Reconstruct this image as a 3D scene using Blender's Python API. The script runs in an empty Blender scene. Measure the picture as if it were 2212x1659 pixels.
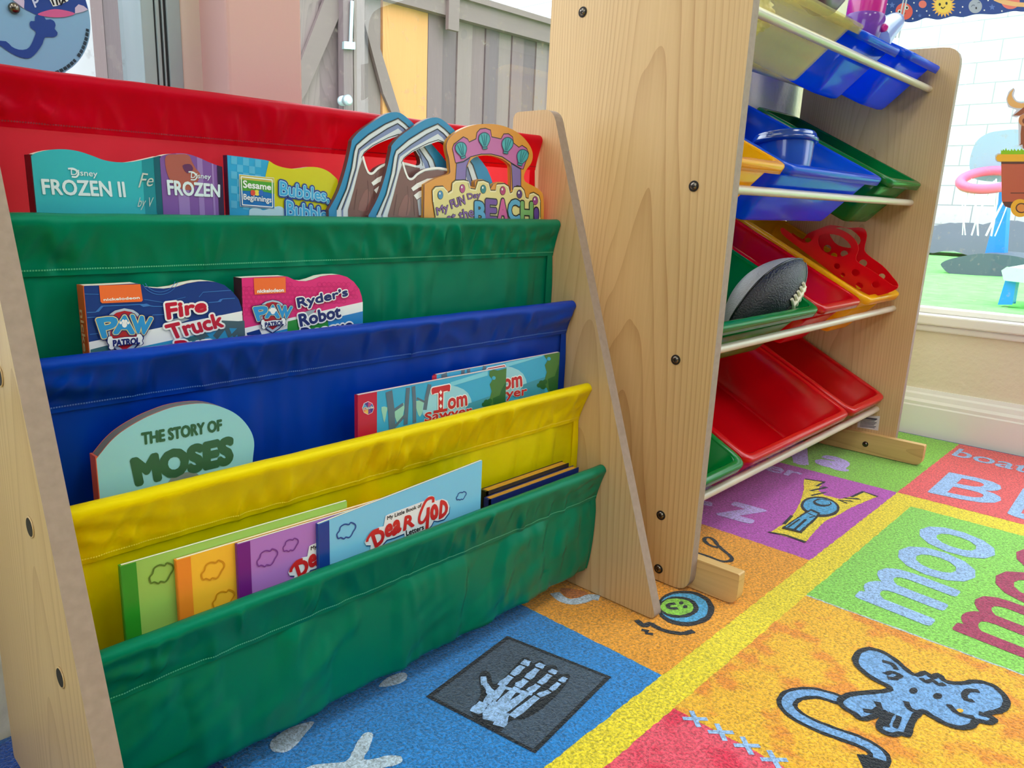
# Playroom corner: sling bookcase, toy organizer with bins, alphabet rug, two windows.
# World: X runs along the shelves (to the right), Y towards the window wall, Z up. Metres.
import bpy, math, random
from mathutils import Vector, noise
from mathutils.geometry import tessellate_polygon
SC = bpy.context.scene
COL = SC.collection
random.seed(7)
PI = math.pi

# ------------------------------------------------------------------ camera
CAM = Vector((-0.146644, -0.677848, 0.475910))
FWD = Vector((0.690168, 0.683672, -0.237194)).normalized()
RGT = Vector((0.708351, -0.705296, 0.028205)).normalized()
UPV = Vector((0.148009, 0.187483, 0.971053)).normalized()
FPX, CPX, CPY = 1634.78, 995.02, 842.56
def ray(u, v):
    """Line of sight through one pixel of the 2212 x 1659 photograph (used to measure points on real planes)."""
    return FWD * FPX + RGT * (u - CPX) - UPV * (v - CPY)
cam = bpy.data.cameras.new('camera'); cam_o = bpy.data.objects.new('camera', cam); COL.objects.link(cam_o)
from mathutils import Matrix
R3 = Matrix((RGT, UPV, -FWD)).transposed()
cam_o.matrix_world = Matrix.Translation(CAM) @ R3.to_4x4()
cam.sensor_width = 36; cam.sensor_fit = 'HORIZONTAL'
cam.lens = FPX / 2212 * 36
cam.shift_x = (1106 - CPX) / 2212
cam.shift_y = (CPY - 829.5) / 2212
cam.clip_start = 0.01; cam.clip_end = 200
SC.camera = cam_o

# ------------------------------------------------------------------ materials
def lin(c):
    return tuple((x / 12.92 if x <= .04045 else ((x + .055) / 1.055) ** 2.4) for x in (k / 255 for k in c)) + (1,)
MATS = {}
def mat(name, rgb, rough=.5, spec=.5, metal=0, bump=0, bscale=200, trans=0, sheen=0, coat=0, var=0, vscale=20, alpha=1, transm=0, emis=0, subs=0):
    if name in MATS: return MATS[name]
    m = bpy.data.materials.new(name); m.use_nodes = True
    nt = m.node_tree; N = nt.nodes; L = nt.links
    b = N['Principled BSDF']; out = N['Material Output']
    b.inputs['Base Color'].default_value = lin(rgb)
    b.inputs['Roughness'].default_value = rough
    b.inputs['Specular IOR Level'].default_value = spec
    b.inputs['Metallic'].default_value = metal
    b.inputs['Sheen Weight'].default_value = sheen
    b.inputs['Coat Weight'].default_value = coat
    b.inputs['Transmission Weight'].default_value = transm
    if emis:
        b.inputs['Emission Color'].default_value = lin(rgb); b.inputs['Emission Strength'].default_value = emis
    tc = N.new('ShaderNodeTexCoord')
    if var:
        nz = N.new('ShaderNodeTexNoise'); nz.inputs['Scale'].default_value = vscale; nz.inputs['Detail'].default_value = 4
        L.new(tc.outputs['Object'], nz.inputs['Vector'])
        mx = N.new('ShaderNodeMix'); mx.data_type = 'RGBA'; mx.blend_type = 'MULTIPLY'; mx.inputs['Factor'].default_value = 1
        rp = N.new('ShaderNodeMapRange'); rp.inputs['From Min'].default_value = .3; rp.inputs['From Max'].default_value = .7
        rp.inputs['To Min'].default_value = 1 - var; rp.inputs['To Max'].default_value = 1 + var
        L.new(nz.outputs['Fac'], rp.inputs['Value'])
        mx.inputs['A'].default_value = lin(rgb); L.new(rp.outputs['Result'], mx.inputs['B'])
        L.new(mx.outputs['Result'], b.inputs['Base Color'])
    if bump:
        nb = N.new('ShaderNodeTexNoise'); nb.inputs['Scale'].default_value = bscale; nb.inputs['Detail'].default_value = 3
        L.new(tc.outputs['Object'], nb.inputs['Vector'])
        bp = N.new('ShaderNodeBump'); bp.inputs['Strength'].default_value = bump; bp.inputs['Distance'].default_value = .002
        L.new(nb.outputs['Fac'], bp.inputs['Height']); L.new(bp.outputs['Normal'], b.inputs['Normal'])
    if trans:
        t = N.new('ShaderNodeBsdfTranslucent'); t.inputs['Color'].default_value = lin(rgb)
        ms = N.new('ShaderNodeMixShader'); ms.inputs['Fac'].default_value = trans
        L.new(b.outputs['BSDF'], ms.inputs[1]); L.new(t.outputs['BSDF'], ms.inputs[2]); L.new(ms.outputs['Shader'], out.inputs['Surface'])
    if alpha < 1:
        t = N.new('ShaderNodeBsdfTransparent'); t.inputs['Color'].default_value = lin(tuple(min(255, int(128 + c / 2)) for c in rgb))
        ms = N.new('ShaderNodeMixShader'); ms.inputs['Fac'].default_value = alpha
        src = out.inputs['Surface'].links[0].from_socket
        L.new(t.outputs['BSDF'], ms.inputs[1]); L.new(src, ms.inputs[2]); L.new(ms.outputs['Shader'], out.inputs['Surface'])
    MATS[name] = m
    return m

def wood_mat(name, light, dark, axis='Z', scale=1.0, rough=.42, center=0.0, across=None):
    """Pale pine laminate: vertical grain with cathedral arches."""
    m = bpy.data.materials.new(name); m.use_nodes = True
    nt = m.node_tree; N = nt.nodes; L = nt.links; b = N['Principled BSDF']
    tc = N.new('ShaderNodeTexCoord')
    # annual rings cut flat: nested arches along a centre line, crowding into straight lines at the sides
    side = across
    across, along = {'Z': ('Y', 'Z'), 'Y': ('Z', 'Y'), 'X': ('Z', 'X')}[axis]
    across = side or across
    sx = N.new('ShaderNodeSeparateXYZ'); L.new(tc.outputs['Object'], sx.inputs[0])
    def M(op, a, b_=0, c_=0):
        n = N.new('ShaderNodeMath'); n.operation = op
        for k, v in enumerate((a, b_, c_)):
            if isinstance(v, (int, float)): n.inputs[k].default_value = v
            else: L.new(v, n.inputs[k])
        return n.outputs[0]
    mp = N.new('ShaderNodeMapping'); mp.inputs['Scale'].default_value = {'Z': (9, 9, .9), 'Y': (9, .9, 9), 'X': (.9, 9, 9)}[axis]
    mp.inputs['Location'].default_value = (center * 3, center, 0)
    L.new(tc.outputs['Object'], mp.inputs['Vector'])
    n1 = N.new('ShaderNodeTexNoise'); n1.inputs['Scale'].default_value = 1.0; n1.inputs['Detail'].default_value = 2.0
    L.new(mp.outputs['Vector'], n1.inputs['Vector'])
    wob = M('SUBTRACT', n1.outputs['Fac'], .5)
    d = M('ADD', M('SUBTRACT', sx.outputs[across], center * .02), M('MULTIPLY', wob, .045))
    rings = M('ADD', M('MULTIPLY', M('MULTIPLY', d, d), 1150 * scale), M('ADD', M('MULTIPLY', sx.outputs[along], 5.5), M('MULTIPLY', wob, 6.0)))
    fr = N.new('ShaderNodeMath'); fr.operation = 'FRACT'; L.new(rings, fr.inputs[0])
    mp3 = N.new('ShaderNodeMapping'); mp3.inputs['Scale'].default_value = {'Z': (14, 14, 1.5), 'Y': (14, 1.5, 14), 'X': (1.5, 14, 14)}[axis]
    L.new(tc.outputs['Object'], mp3.inputs['Vector'])
    n3 = N.new('ShaderNodeTexNoise'); n3.inputs['Scale'].default_value = 1.0; L.new(mp3.outputs['Vector'], n3.inputs['Vector'])
    pw0 = M('POWER', fr.outputs[0], 4.0)
    class _O: pass
    pw = _O(); pw.outputs = [M('MULTIPLY', pw0, M('MULTIPLY', n3.outputs['Fac'], 1.7))]
    mp2 = N.new('ShaderNodeMapping'); s2 = {'Z': (260, 260, 6), 'Y': (260, 6, 260), 'X': (6, 260, 260)}[axis]
    mp2.inputs['Scale'].default_value = s2; L.new(tc.outputs['Object'], mp2.inputs['Vector'])
    n2 = N.new('ShaderNodeTexNoise'); n2.inputs['Scale'].default_value = 1.0; n2.inputs['Detail'].default_value = 3; L.new(mp2.outputs['Vector'], n2.inputs['Vector'])
    ad = N.new('ShaderNodeMath'); ad.operation = 'MULTIPLY_ADD'; L.new(pw.outputs[0], ad.inputs[0]); ad.inputs[1].default_value = .50
    sb = N.new('ShaderNodeMath'); sb.operation = 'MULTIPLY'; sb.inputs[1].default_value = .38; L.new(n2.outputs['Fac'], sb.inputs[0])
    L.new(sb.outputs[0], ad.inputs[2])
    mx = N.new('ShaderNodeMix'); mx.data_type = 'RGBA'
    mx.inputs['A'].default_value = lin(light); mx.inputs['B'].default_value = lin(dark)
    L.new(ad.outputs[0], mx.inputs['Factor']); L.new(mx.outputs['Result'], b.inputs['Base Color'])
    b.inputs['Roughness'].default_value = rough
    bp = N.new('ShaderNodeBump'); bp.inputs['Strength'].default_value = .08; bp.inputs['Distance'].default_value = .001
    L.new(n2.outputs['Fac'], bp.inputs['Height']); L.new(bp.outputs['Normal'], b.inputs['Normal'])
    return m

def satin(name, rgb, trans=.25, rough=.42, through=None):
    """Shiny polyester: woven micro bump, soft sheen, lets some light through."""
    m = bpy.data.materials.new(name); m.use_nodes = True
    nt = m.node_tree; N = nt.nodes; L = nt.links; b = N['Principled BSDF']; out = N['Material Output']
    b.inputs['Base Color'].default_value = lin(rgb); b.inputs['Roughness'].default_value = rough
    b.inputs['Specular IOR Level'].default_value = 1.0; b.inputs['Specular Tint'].default_value = lin(tuple(min(255, int(c * .8 + 70)) for c in rgb))
    b.inputs['Sheen Weight'].default_value = .03; b.inputs['Sheen Roughness'].default_value = .4
    b.inputs['Sheen Tint'].default_value = lin(tuple(min(255, c + 70) for c in rgb))
    tc = N.new('ShaderNodeTexCoord')
    w1 = N.new('ShaderNodeTexWave'); w1.bands_direction = 'X'; w1.inputs['Scale'].default_value = 900
    w2 = N.new('ShaderNodeTexWave'); w2.bands_direction = 'Z'; w2.inputs['Scale'].default_value = 900
    L.new(tc.outputs['Object'], w1.inputs['Vector']); L.new(tc.outputs['Object'], w2.inputs['Vector'])
    ad = N.new('ShaderNodeMath'); L.new(w1.outputs['Fac'], ad.inputs[0]); L.new(w2.outputs['Fac'], ad.inputs[1])
    bp = N.new('ShaderNodeBump'); bp.inputs['Strength'].default_value = .12; bp.inputs['Distance'].default_value = .0006
    L.new(ad.outputs[0], bp.inputs['Height']); L.new(bp.outputs['Normal'], b.inputs['Normal'])
    t = N.new('ShaderNodeBsdfTranslucent'); t.inputs['Color'].default_value = lin(through or rgb)
    ms = N.new('ShaderNodeMixShader'); ms.inputs['Fac'].default_value = trans
    L.new(b.outputs['BSDF'], ms.inputs[1]); L.new(t.outputs['BSDF'], ms.inputs[2]); L.new(ms.outputs['Shader'], out.inputs['Surface'])
    MATS[name] = m
    return m

def rug_mat(name, rgb, mottle=None):
    """Looped carpet pile: worm-like bump, speckle, optional printed mottling."""
    if name in MATS: return MATS[name]
    m = bpy.data.materials.new(name); m.use_nodes = True
    nt = m.node_tree; N = nt.nodes; L = nt.links; b = N['Principled BSDF']
    tc = N.new('ShaderNodeTexCoord')
    nz = N.new('ShaderNodeTexNoise'); nz.inputs['Scale'].default_value = 330; nz.inputs['Detail'].default_value = 2.5; nz.inputs['Roughness'].default_value = .6
    nz.inputs['Distortion'].default_value = .7
    L.new(tc.outputs['Object'], nz.inputs['Vector'])
    rp = N.new('ShaderNodeMapRange'); rp.inputs['From Min'].default_value = .34; rp.inputs['From Max'].default_value = .66
    rp.inputs['To Min'].default_value = .52; rp.inputs['To Max'].default_value = 1.28
    L.new(nz.outputs['Fac'], rp.inputs['Value'])
    mx = N.new('ShaderNodeMix'); mx.data_type = 'RGBA'; mx.blend_type = 'MULTIPLY'; mx.inputs['Factor'].default_value = 1
    mx.inputs['A'].default_value = lin(rgb)
    if mottle:
        mz = N.new('ShaderNodeTexNoise'); mz.inputs['Scale'].default_value = 22; mz.inputs['Detail'].default_value = 3
        L.new(tc.outputs['Object'], mz.inputs['Vector'])
        mr = N.new('ShaderNodeMapRange'); mr.inputs['From Min'].default_value = .52; mr.inputs['From Max'].default_value = .62
        L.new(mz.outputs['Fac'], mr.inputs['Value'])
        mm = N.new('ShaderNodeMix'); mm.data_type = 'RGBA'; mm.inputs['A'].default_value = lin(rgb); mm.inputs['B'].default_value = lin(mottle)
        L.new(mr.outputs['Result'], mm.inputs['Factor']); L.new(mm.outputs['Result'], mx.inputs['A'])
    L.new(rp.outputs['Result'], mx.inputs['B']); L.new(mx.outputs['Result'], b.inputs['Base Color'])
    b.inputs['Roughness'].default_value = .95; b.inputs['Specular IOR Level'].default_value = .1
    b.inputs['Sheen Weight'].default_value = .3
    bp = N.new('ShaderNodeBump'); bp.inputs['Strength'].default_value = .75; bp.inputs['Distance'].default_value = .003
    L.new(nz.outputs['Fac'], bp.inputs['Height']); L.new(bp.outputs['Normal'], b.inputs['Normal'])
    MATS[name] = m
    return m

def glass_mat():
    """Thin window pane: clear, with a Fresnel reflection and faint dirt."""
    m = bpy.data.materials.new('window_glass'); m.use_nodes = True
    nt = m.node_tree; N = nt.nodes; L = nt.links; out = N['Material Output']; N.remove(N['Principled BSDF'])
    t = N.new('ShaderNodeBsdfTransparent'); t.inputs['Color'].default_value = (.97, .985, .985, 1)
    g = N.new('ShaderNodeBsdfGlossy'); g.inputs['Roughness'].default_value = .01
    fr = N.new('ShaderNodeFresnel'); fr.inputs['IOR'].default_value = 1.5
    ms = N.new('ShaderNodeMixShader')
    ge = N.new('ShaderNodeNewGeometry'); ml = N.new('ShaderNodeMath'); ml.operation = 'MULTIPLY'; iv = N.new('ShaderNodeMath'); iv.operation = 'SUBTRACT'; iv.inputs[0].default_value = 1
    L.new(ge.outputs['Backfacing'], iv.inputs[1]); L.new(fr.outputs['Fac'], ml.inputs[0]); L.new(iv.outputs[0], ml.inputs[1])
    L.new(ml.outputs[0], ms.inputs['Fac']); L.new(t.outputs['BSDF'], ms.inputs[1]); L.new(g.outputs['BSDF'], ms.inputs[2])
    d = N.new('ShaderNodeBsdfDiffuse'); d.inputs['Color'].default_value = (.8, .8, .8, 1)
    tc = N.new('ShaderNodeTexCoord')
    v = N.new('ShaderNodeTexNoise'); v.inputs['Scale'].default_value = 90; v.inputs['Detail'].default_value = 5
    L.new(tc.outputs['Object'], v.inputs['Vector'])
    mr = N.new('ShaderNodeMapRange'); mr.inputs['From Min'].default_value = .62; mr.inputs['From Max'].default_value = .78
    mr.inputs['To Max'].default_value = .35
    L.new(v.outputs['Fac'], mr.inputs['Value'])
    m2 = N.new('ShaderNodeMixShader'); L.new(mr.outputs['Result'], m2.inputs['Fac']); L.new(ms.outputs['Shader'], m2.inputs[1]); L.new(d.outputs['BSDF'], m2.inputs[2])
    L.new(m2.outputs['Shader'], out.inputs['Surface'])
    return m

# ------------------------------------------------------------------ mesh builder
ORIG = {}
class PL:
    """A real plane: origin, two in-plane axes, normal = ux x uy."""
    def __init__(s, o, ux, uy):
        s.o, s.ux, s.uy = Vector(o), Vector(ux).normalized(), Vector(uy).normalized(); s.n = s.ux.cross(s.uy)
    def at(s, u, v):
        d = ray(u, v); t = (s.o - CAM).dot(s.n) / d.dot(s.n); p = CAM + d * t - s.o
        return (p.dot(s.ux), p.dot(s.uy))
    def w(s, a, b, h=0):
        return s.o + s.ux * a + s.uy * b + s.n * h
def zoom(pts, ox, oy, k):
    return [(ox + x / k, oy + y / k) for x, y in pts]
def smooth(pts, closed=True, n=5):
    out = []; N = len(pts)
    rng = range(N if closed else N - 1)
    for i in rng:
        p0 = pts[(i - 1) % N] if closed or i else pts[i]; p1 = pts[i]; p2 = pts[(i + 1) % N]
        p3 = pts[(i + 2) % N] if closed or i + 2 < N else p2
        for k in range(n):
            t = k / n
            out.append(tuple(.5 * (2 * p1[c] + (p2[c] - p0[c]) * t + (2 * p0[c] - 5 * p1[c] + 4 * p2[c] - p3[c]) * t * t + (3 * p1[c] - p0[c] - 3 * p2[c] + p3[c]) * t ** 3) for c in (0, 1)))
    if not closed: out.append(pts[-1])
    return out
def rounded(pts, rad, n=5):
    """Round the corners of a convex-ish polygon; rad is one radius or a list."""
    out = []; N = len(pts)
    for i in range(N):
        r = rad[i] if isinstance(rad, (list, tuple)) else rad
        p = Vector(pts[i]); a = Vector(pts[i - 1]); b = Vector(pts[(i + 1) % N])
        if r <= 0: out.append(tuple(p)); continue
        da = (a - p).normalized(); db = (b - p).normalized()
        ang = da.angle(db); d = min(r / math.tan(ang / 2), (a - p).length * .49, (b - p).length * .49)
        s, e = p + da * d, p + db * d
        for k in range(n + 1):
            t = k / n; out.append(tuple((1 - t) ** 2 * s + 2 * t * (1 - t) * p + t * t * e))
    return out
GLY = {}
def glyphs(body, bold=0, shear=0, space=1.0):
    key = (body, bold, shear, space)
    if key in GLY: return GLY[key]
    c = bpy.data.curves.new('t', 'FONT'); c.body = body; c.offset = bold; c.shear = shear; c.space_character = space; c.resolution_u = 3
    o = bpy.data.objects.new('t', c); COL.objects.link(o)
    bpy.context.view_layer.update()
    me = bpy.data.meshes.new_from_object(o.evaluated_get(bpy.context.evaluated_depsgraph_get()))
    V = [(v.co.x, v.co.y) for v in me.vertices]; F = [tuple(p.vertices) for p in me.polygons]
    bpy.data.objects.remove(o); bpy.data.curves.remove(c); bpy.data.meshes.remove(me)
    GLY[key] = (V, F)
    return V, F
def bbox(V):
    xs = [v[0] for v in V]; ys = [v[1] for v in V]
    return min(xs), min(ys), max(xs), max(ys)

class MB:
    def __init__(s): s.v, s.f, s.m, s.sm, s.mats, s.k = [], [], [], [], [], 0
    def lift(s):
        s.k = (s.k + 1) % 36
        return s.k * 1.5e-6
    def mi(s, m):
        if m not in s.mats: s.mats.append(m)
        return s.mats.index(m)
    def add(s, V, F, m, sm=False):
        b = len(s.v); k = s.mi(m); s.v += [Vector(p) for p in V]
        for f in F: s.f.append(tuple(b + i for i in f)); s.m.append(k); s.sm.append(sm)
        return s
    def box(s, lo, hi, m):
        x0, y0, z0 = lo; x1, y1, z1 = hi
        V = [(x, y, z) for z in (z0, z1) for y in (y0, y1) for x in (x0, x1)]
        return s.add(V, [(0, 2, 3, 1), (4, 5, 7, 6), (0, 1, 5, 4), (2, 6, 7, 3), (0, 4, 6, 2), (1, 3, 7, 5)], m)
    def tris(s, pl, loops, h, m):
        """Flat filled outline (loops[0] outer, the rest holes) on plane pl, height h."""
        flat = [p for l in loops for p in l]; h += s.lift()
        T = tessellate_polygon([[Vector((p[0], p[1], 0)) for p in l] for l in loops])
        F = []
        for a, b, c in T:
            (ax, ay), (bx, by), (cx, cy) = flat[a][:2], flat[b][:2], flat[c][:2]
            ar = (bx - ax) * (cy - ay) - (by - ay) * (cx - ax)
            F.append((a, b, c) if ar > 0 else (a, c, b))
        return s.add([pl.w(p[0], p[1], h) for p in flat], F, m)
    def prism(s, pl, loops, h0, h1, mf, ms=None, mb=None):
        """Solid slab of an outline, from height h0 to h1 (front at h1)."""
        ms = ms or mf; mb = mb or mf
        s.tris(pl, loops, h1, mf); n = len(s.f); s.tris(pl, loops, h0, mb)
        for i in range(n, len(s.f)): s.f[i] = s.f[i][::-1]
        for l in loops:
            N = len(l); ar = sum(l[i][0] * l[(i + 1) % N][1] - l[(i + 1) % N][0] * l[i][1] for i in range(N))
            ccw = (ar > 0) == (l is loops[0])
            V = [pl.w(p[0], p[1], h) for p in l for h in (h0, h1)]
            F = []
            for i in range(N):
                j = (i + 1) % N; q = (2 * i, 2 * j, 2 * j + 1, 2 * i + 1)
                F.append(q if ccw else q[::-1])
            s.add(V, F, ms)
        return s
    # --- drawing in photo pixels on a plane
    def poly(s, pl, px, h, m, curve=0, holes=(), jit=0):
        def L(q):
            p = [pl.at(*c) for c in q]
            if curve: p = smooth(p, True, curve)
            if jit: p = jagged(p, jit)
            return p
        return s.tris(pl, [L(px)] + [L(q) for q in holes], h, m)
    def stroke(s, pl, px, width, h, m, curve=4, closed=False, jit=0, world=False):
        p = list(px) if world else [pl.at(*c) for c in px]
        if curve: p = smooth(p, closed, curve)
        N = len(p); A, B = [], []
        ws = width if isinstance(width, (list, tuple)) else None
        for i in range(N):
            a = p[(i - 1) % N] if closed or i else p[0]; b = p[(i + 1) % N] if closed or i < N - 1 else p[-1]
            dx, dy = b[0] - a[0], b[1] - a[1]; l = math.hypot(dx, dy) or 1
            w = (ws[min(len(ws) - 1, i * len(ws) // N)] if ws else width) / 2
            j1 = 1 + (random.uniform(-jit, jit) if jit else 0); j2 = 1 + (random.uniform(-jit, jit) if jit else 0)
            A.append((p[i][0] - dy / l * w * j1, p[i][1] + dx / l * w * j1)); B.append((p[i][0] + dy / l * w * j2, p[i][1] - dx / l * w * j2))
        h += s.lift(); e = 3e-5 / N
        V = [pl.w(q[0], q[1], h + e * i) for i, q in enumerate(A)] + [pl.w(q[0], q[1], h + e * i) for i, q in enumerate(B)]
        F = [(N + i, N + (i + 1) % N, (i + 1) % N, i) for i in range(N if closed else N - 1)]
        return s.add(V, F, m)
    def ell(s, pl, c, rx, ry, h, m, rot=0, jit=0, n=32):
        px = []
        for k in range(n):
            a = 2 * PI * k / n; x, y = rx * math.cos(a), ry * math.sin(a)
            px.append((c[0] + x * math.cos(rot) - y * math.sin(rot), c[1] + x * math.sin(rot) + y * math.cos(rot)))
        return s.poly(pl, px, h, m, jit=jit)
    def text(s, pl, body, quad, h, m, bold=0, shear=0, space=1.0, jit=0, world=False):
        """Lettering whose bounding box fills the quad (bottom-left, bottom-right, top-right, top-left)."""
        V0, _ = glyphs(body, 0, shear, space); x0, y0, x1, y1 = bbox(V0)
        V, F = glyphs(body, 0, shear, space)
        q = list(quad) if world else [pl.at(*c) for c in quad]
        base = []
        for x, y in V:
            a = (x - x0) / (x1 - x0); b = (y - y0) / (y1 - y0)
            base.append([(1 - a) * (1 - b) * q[0][c] + a * (1 - b) * q[1][c] + a * b * q[2][c] + (1 - a) * b * q[3][c] for c in (0, 1)])
        r = bold * math.dist(q[0], q[3]) / (y1 - y0); nk = 0 if not bold else (8 if bold < .06 else 14); h += s.lift()
        for k in range(nk):                                   # heavier weight: the letter swept round a small circle
            ca, sa = r * math.cos(2 * PI * k / nk), r * math.sin(2 * PI * k / nk)
            W = [pl.w(p[0] + ca, p[1] + sa, h + k * 3e-6) for p in base]
            n = Vector((W[F[0][1]] - W[F[0][0]])).cross(W[F[0][2]] - W[F[0][1]])
            s.add(W, [f[::-1] for f in F] if n.dot(pl.n) < 0 else F, m)
        W = [pl.w(p[0], p[1], h + nk * 3e-6) for p in base]
        n = Vector((W[F[0][1]] - W[F[0][0]])).cross(W[F[0][2]] - W[F[0][1]])
        if n.dot(pl.n) < 0: F = [f[::-1] for f in F]
        return s.add(W, F, m)
    # --- solids of revolution and tubes
    def lathe(s, o, axis, prof, m, n=24, side=None):
        """prof: list of (along axis, radius)."""
        o = Vector(o); ax = Vector(axis).normalized()
        u = ax.cross(Vector((0, 0, 1)) if abs(ax.z) < .9 else Vector((1, 0, 0))).normalized(); w = ax.cross(u)
        V = [o + ax * a + (u * math.cos(2 * PI * k / n) + w * math.sin(2 * PI * k / n)) * r for a, r in prof for k in range(n)]
        F = [(i * n + k, i * n + (k + 1) % n, (i + 1) * n + (k + 1) % n, (i + 1) * n + k) for i in range(len(prof) - 1) for k in range(n)]
        s.add(V, F, m, True)
        return s.add([V[k] for k in range(n)] + [V[-n + k] for k in range(n)], [tuple(range(n))[::-1], tuple(range(n, 2 * n))], m)
    def tube(s, pts, r, m, n=10, closed=False):
        P = [Vector(p) for p in pts]; N = len(P); V = []; up = None
        for i in range(N):
            t = (P[(i + 1) % N] - P[i - 1]) if closed else (P[min(i + 1, N - 1)] - P[max(i - 1, 0)]); t.normalize()
            if up is None: up = Vector((0, 0, 1)) if abs(t.z) < .9 else Vector((1, 0, 0))
            u = t.cross(up).normalized(); w = u.cross(t)
            up = w
            rr = r[i] if isinstance(r, (list, tuple)) else r
            V += [P[i] + (u * math.cos(2 * PI * k / n) + w * math.sin(2 * PI * k / n)) * rr for k in range(n)]
        F = [(i * n + k, i * n + (k + 1) % n, ((i + 1) % N) * n + (k + 1) % n, ((i + 1) % N) * n + k) for i in range(N if closed else N - 1) for k in range(n)]
        s.add(V, F, m, True)
        if not closed: s.add([V[k] for k in range(n)] + [V[-n + k] for k in range(n)], [tuple(range(n))[::-1], tuple(range(n, 2 * n))], m)
        return s
    def build(s, name, parent=None, bevel=0, seg=2, label=None):
        o0 = ORIG.get(parent.name, Vector()) if parent else Vector()
        me = bpy.data.meshes.new(name); me.from_pydata([tuple(v - o0) for v in s.v], [], s.f)
        for m in s.mats: me.materials.append(m)
        me.polygons.foreach_set('material_index', s.m); me.polygons.foreach_set('use_smooth', s.sm); me.update()
        o = bpy.data.objects.new(name, me); COL.objects.link(o)
        if parent: o.parent = parent
        ORIG[o.name] = o0
        if bevel:
            b = o.modifiers.new('bevel', 'BEVEL'); b.width = bevel; b.segments = seg; b.limit_method = 'ANGLE'; b.angle_limit = .6
        if label: o['label'] = label
        return o
def jagged(p, amp, step=.006):
    out = []
    for i in range(len(p)):
        a, b = p[i], p[(i + 1) % len(p)]; d = math.hypot(b[0] - a[0], b[1] - a[1]); n = max(1, int(d / step))
        for k in range(n):
            t = k / n; out.append((a[0] + (b[0] - a[0]) * t + random.uniform(-amp, amp), a[1] + (b[1] - a[1]) * t + random.uniform(-amp, amp)))
    return out
def tag(o, label, cat, group=None, kind=None):
    o['label'] = label; o['category'] = cat
    if group: o['group'] = group
    if kind: o['kind'] = kind
    return o
def thing(name, loc, label, cat, group=None):
    o = bpy.data.objects.new(name, None); COL.objects.link(o); o.location = loc; o.empty_display_size = .05
    ORIG[o.name] = Vector(loc)
    return tag(o, label, cat, group)
def struct(o, label=None, cat=None):
    o['kind'] = 'structure'
    if label: o['label'] = label
    if cat: o['category'] = cat
    return o
XZ = lambda y: PL((0, y, 0), (1, 0, 0), (0, 0, 1))          # faces the viewer (normal -Y)
FLOOR = PL((0, 0, 0), (1, 0, 0), (0, 1, 0))
YZ = lambda x: PL((x, 0, 0), (0, -1, 0), (0, 0, 1))         # faces -X
SKY, LAMP, EXPO = 5.0, 11.0, 0.0

# ================================================================== SETTING
wallm = mat('wall_paint', (232, 222, 200), .75, .3, bump=.8, bscale=90)
whitem = mat('trim_paint', (240, 238, 236), .4, .4)
columnm = mat('post_paint', (222, 205, 196), .7, .3, bump=.15, bscale=60)
alum = mat('window_aluminium', (172, 188, 194), .4, .5, metal=.4)
gasket = mat('window_gasket', (25, 30, 34), .6)
floorm = mat('floor_vinyl', (150, 135, 115), .5, var=.1, vscale=8)
ceilm = mat('ceiling_paint', (240, 238, 232), .9)
glass = glass_mat()
WX = 1.781
b = MB(); b.box((-2.2, -3.4, -.06), (WX, .10, -.010), floorm); struct(b.build('floor'))
b = MB(); b.box((-2.2, -3.4, 2.45), (WX + .14, .14, 2.55), ceilm); struct(b.build('ceiling'))
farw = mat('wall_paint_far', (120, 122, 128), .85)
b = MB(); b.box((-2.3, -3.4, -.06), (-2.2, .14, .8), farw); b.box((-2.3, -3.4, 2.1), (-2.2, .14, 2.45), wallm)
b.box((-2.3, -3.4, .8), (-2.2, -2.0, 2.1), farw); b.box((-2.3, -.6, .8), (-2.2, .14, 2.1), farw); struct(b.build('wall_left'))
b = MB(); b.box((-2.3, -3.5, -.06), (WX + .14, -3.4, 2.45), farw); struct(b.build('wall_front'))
b = MB()
b.box((-2.2, .02, -.06), (WX, .14, .27), wallm); b.box((-2.2, .02, 2.1), (WX, .14, 2.45), wallm)
b.box((1.25, .02, .27), (WX, .14, 2.1), wallm); b.box((-2.2, .02, .27), (-1.25, .14, 2.1), wallm)
b.box((.2045, .050, .27), (.2239, .14, 2.1), columnm)
struct(b.build('wall_back'))
pinkm = mat('post_red_bounce', (214, 172, 170), .7, .3, bump=.15, bscale=60)  # pink: light bounced off the red fabric, painted into the post colour
b = MB(); b.box((.2239, .0, .27), (.3036, .14, 2.1), pinkm)
struct(b.build('trim_1', bevel=.003))
b = MB()
b.box((WX, -3.4, -.06), (WX + .13, .14, .247), wallm); b.box((WX, -3.4, 2.1), (WX + .13, .14, 2.45), wallm)
b.box((WX, .03, .247), (WX + .13, .14, 2.1), wallm); b.box((WX, -3.4, .247), (WX + .13, -1.9, 2.1), wallm)
struct(b.build('wall_right'))
# baseboard with a moulded top edge
prof = [(0, -.01), (.018, -.01), (.018, .064), (.016, .067), (.016, .074), (.012, .080), (.010, .090), (.006, .094), (.004, .102), (0, .102)]
b = MB(); V = []
for y in (.02, -3.4): V += [(WX - d, y, z) for d, z in prof]
n = len(prof); b.add(V, [(i, (i + 1) % n, n + (i + 1) % n, n + i) for i in range(n)], whitem); struct(b.build('baseboard_right'))
b = MB(); b.box((WX - .016, -1.9, .247), (WX + .10, .03, .270), whitem); b.box((WX - .008, -1.9, .232), (WX, .03, .247), whitem)
struct(b.build('trim_2', bevel=.004))
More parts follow.
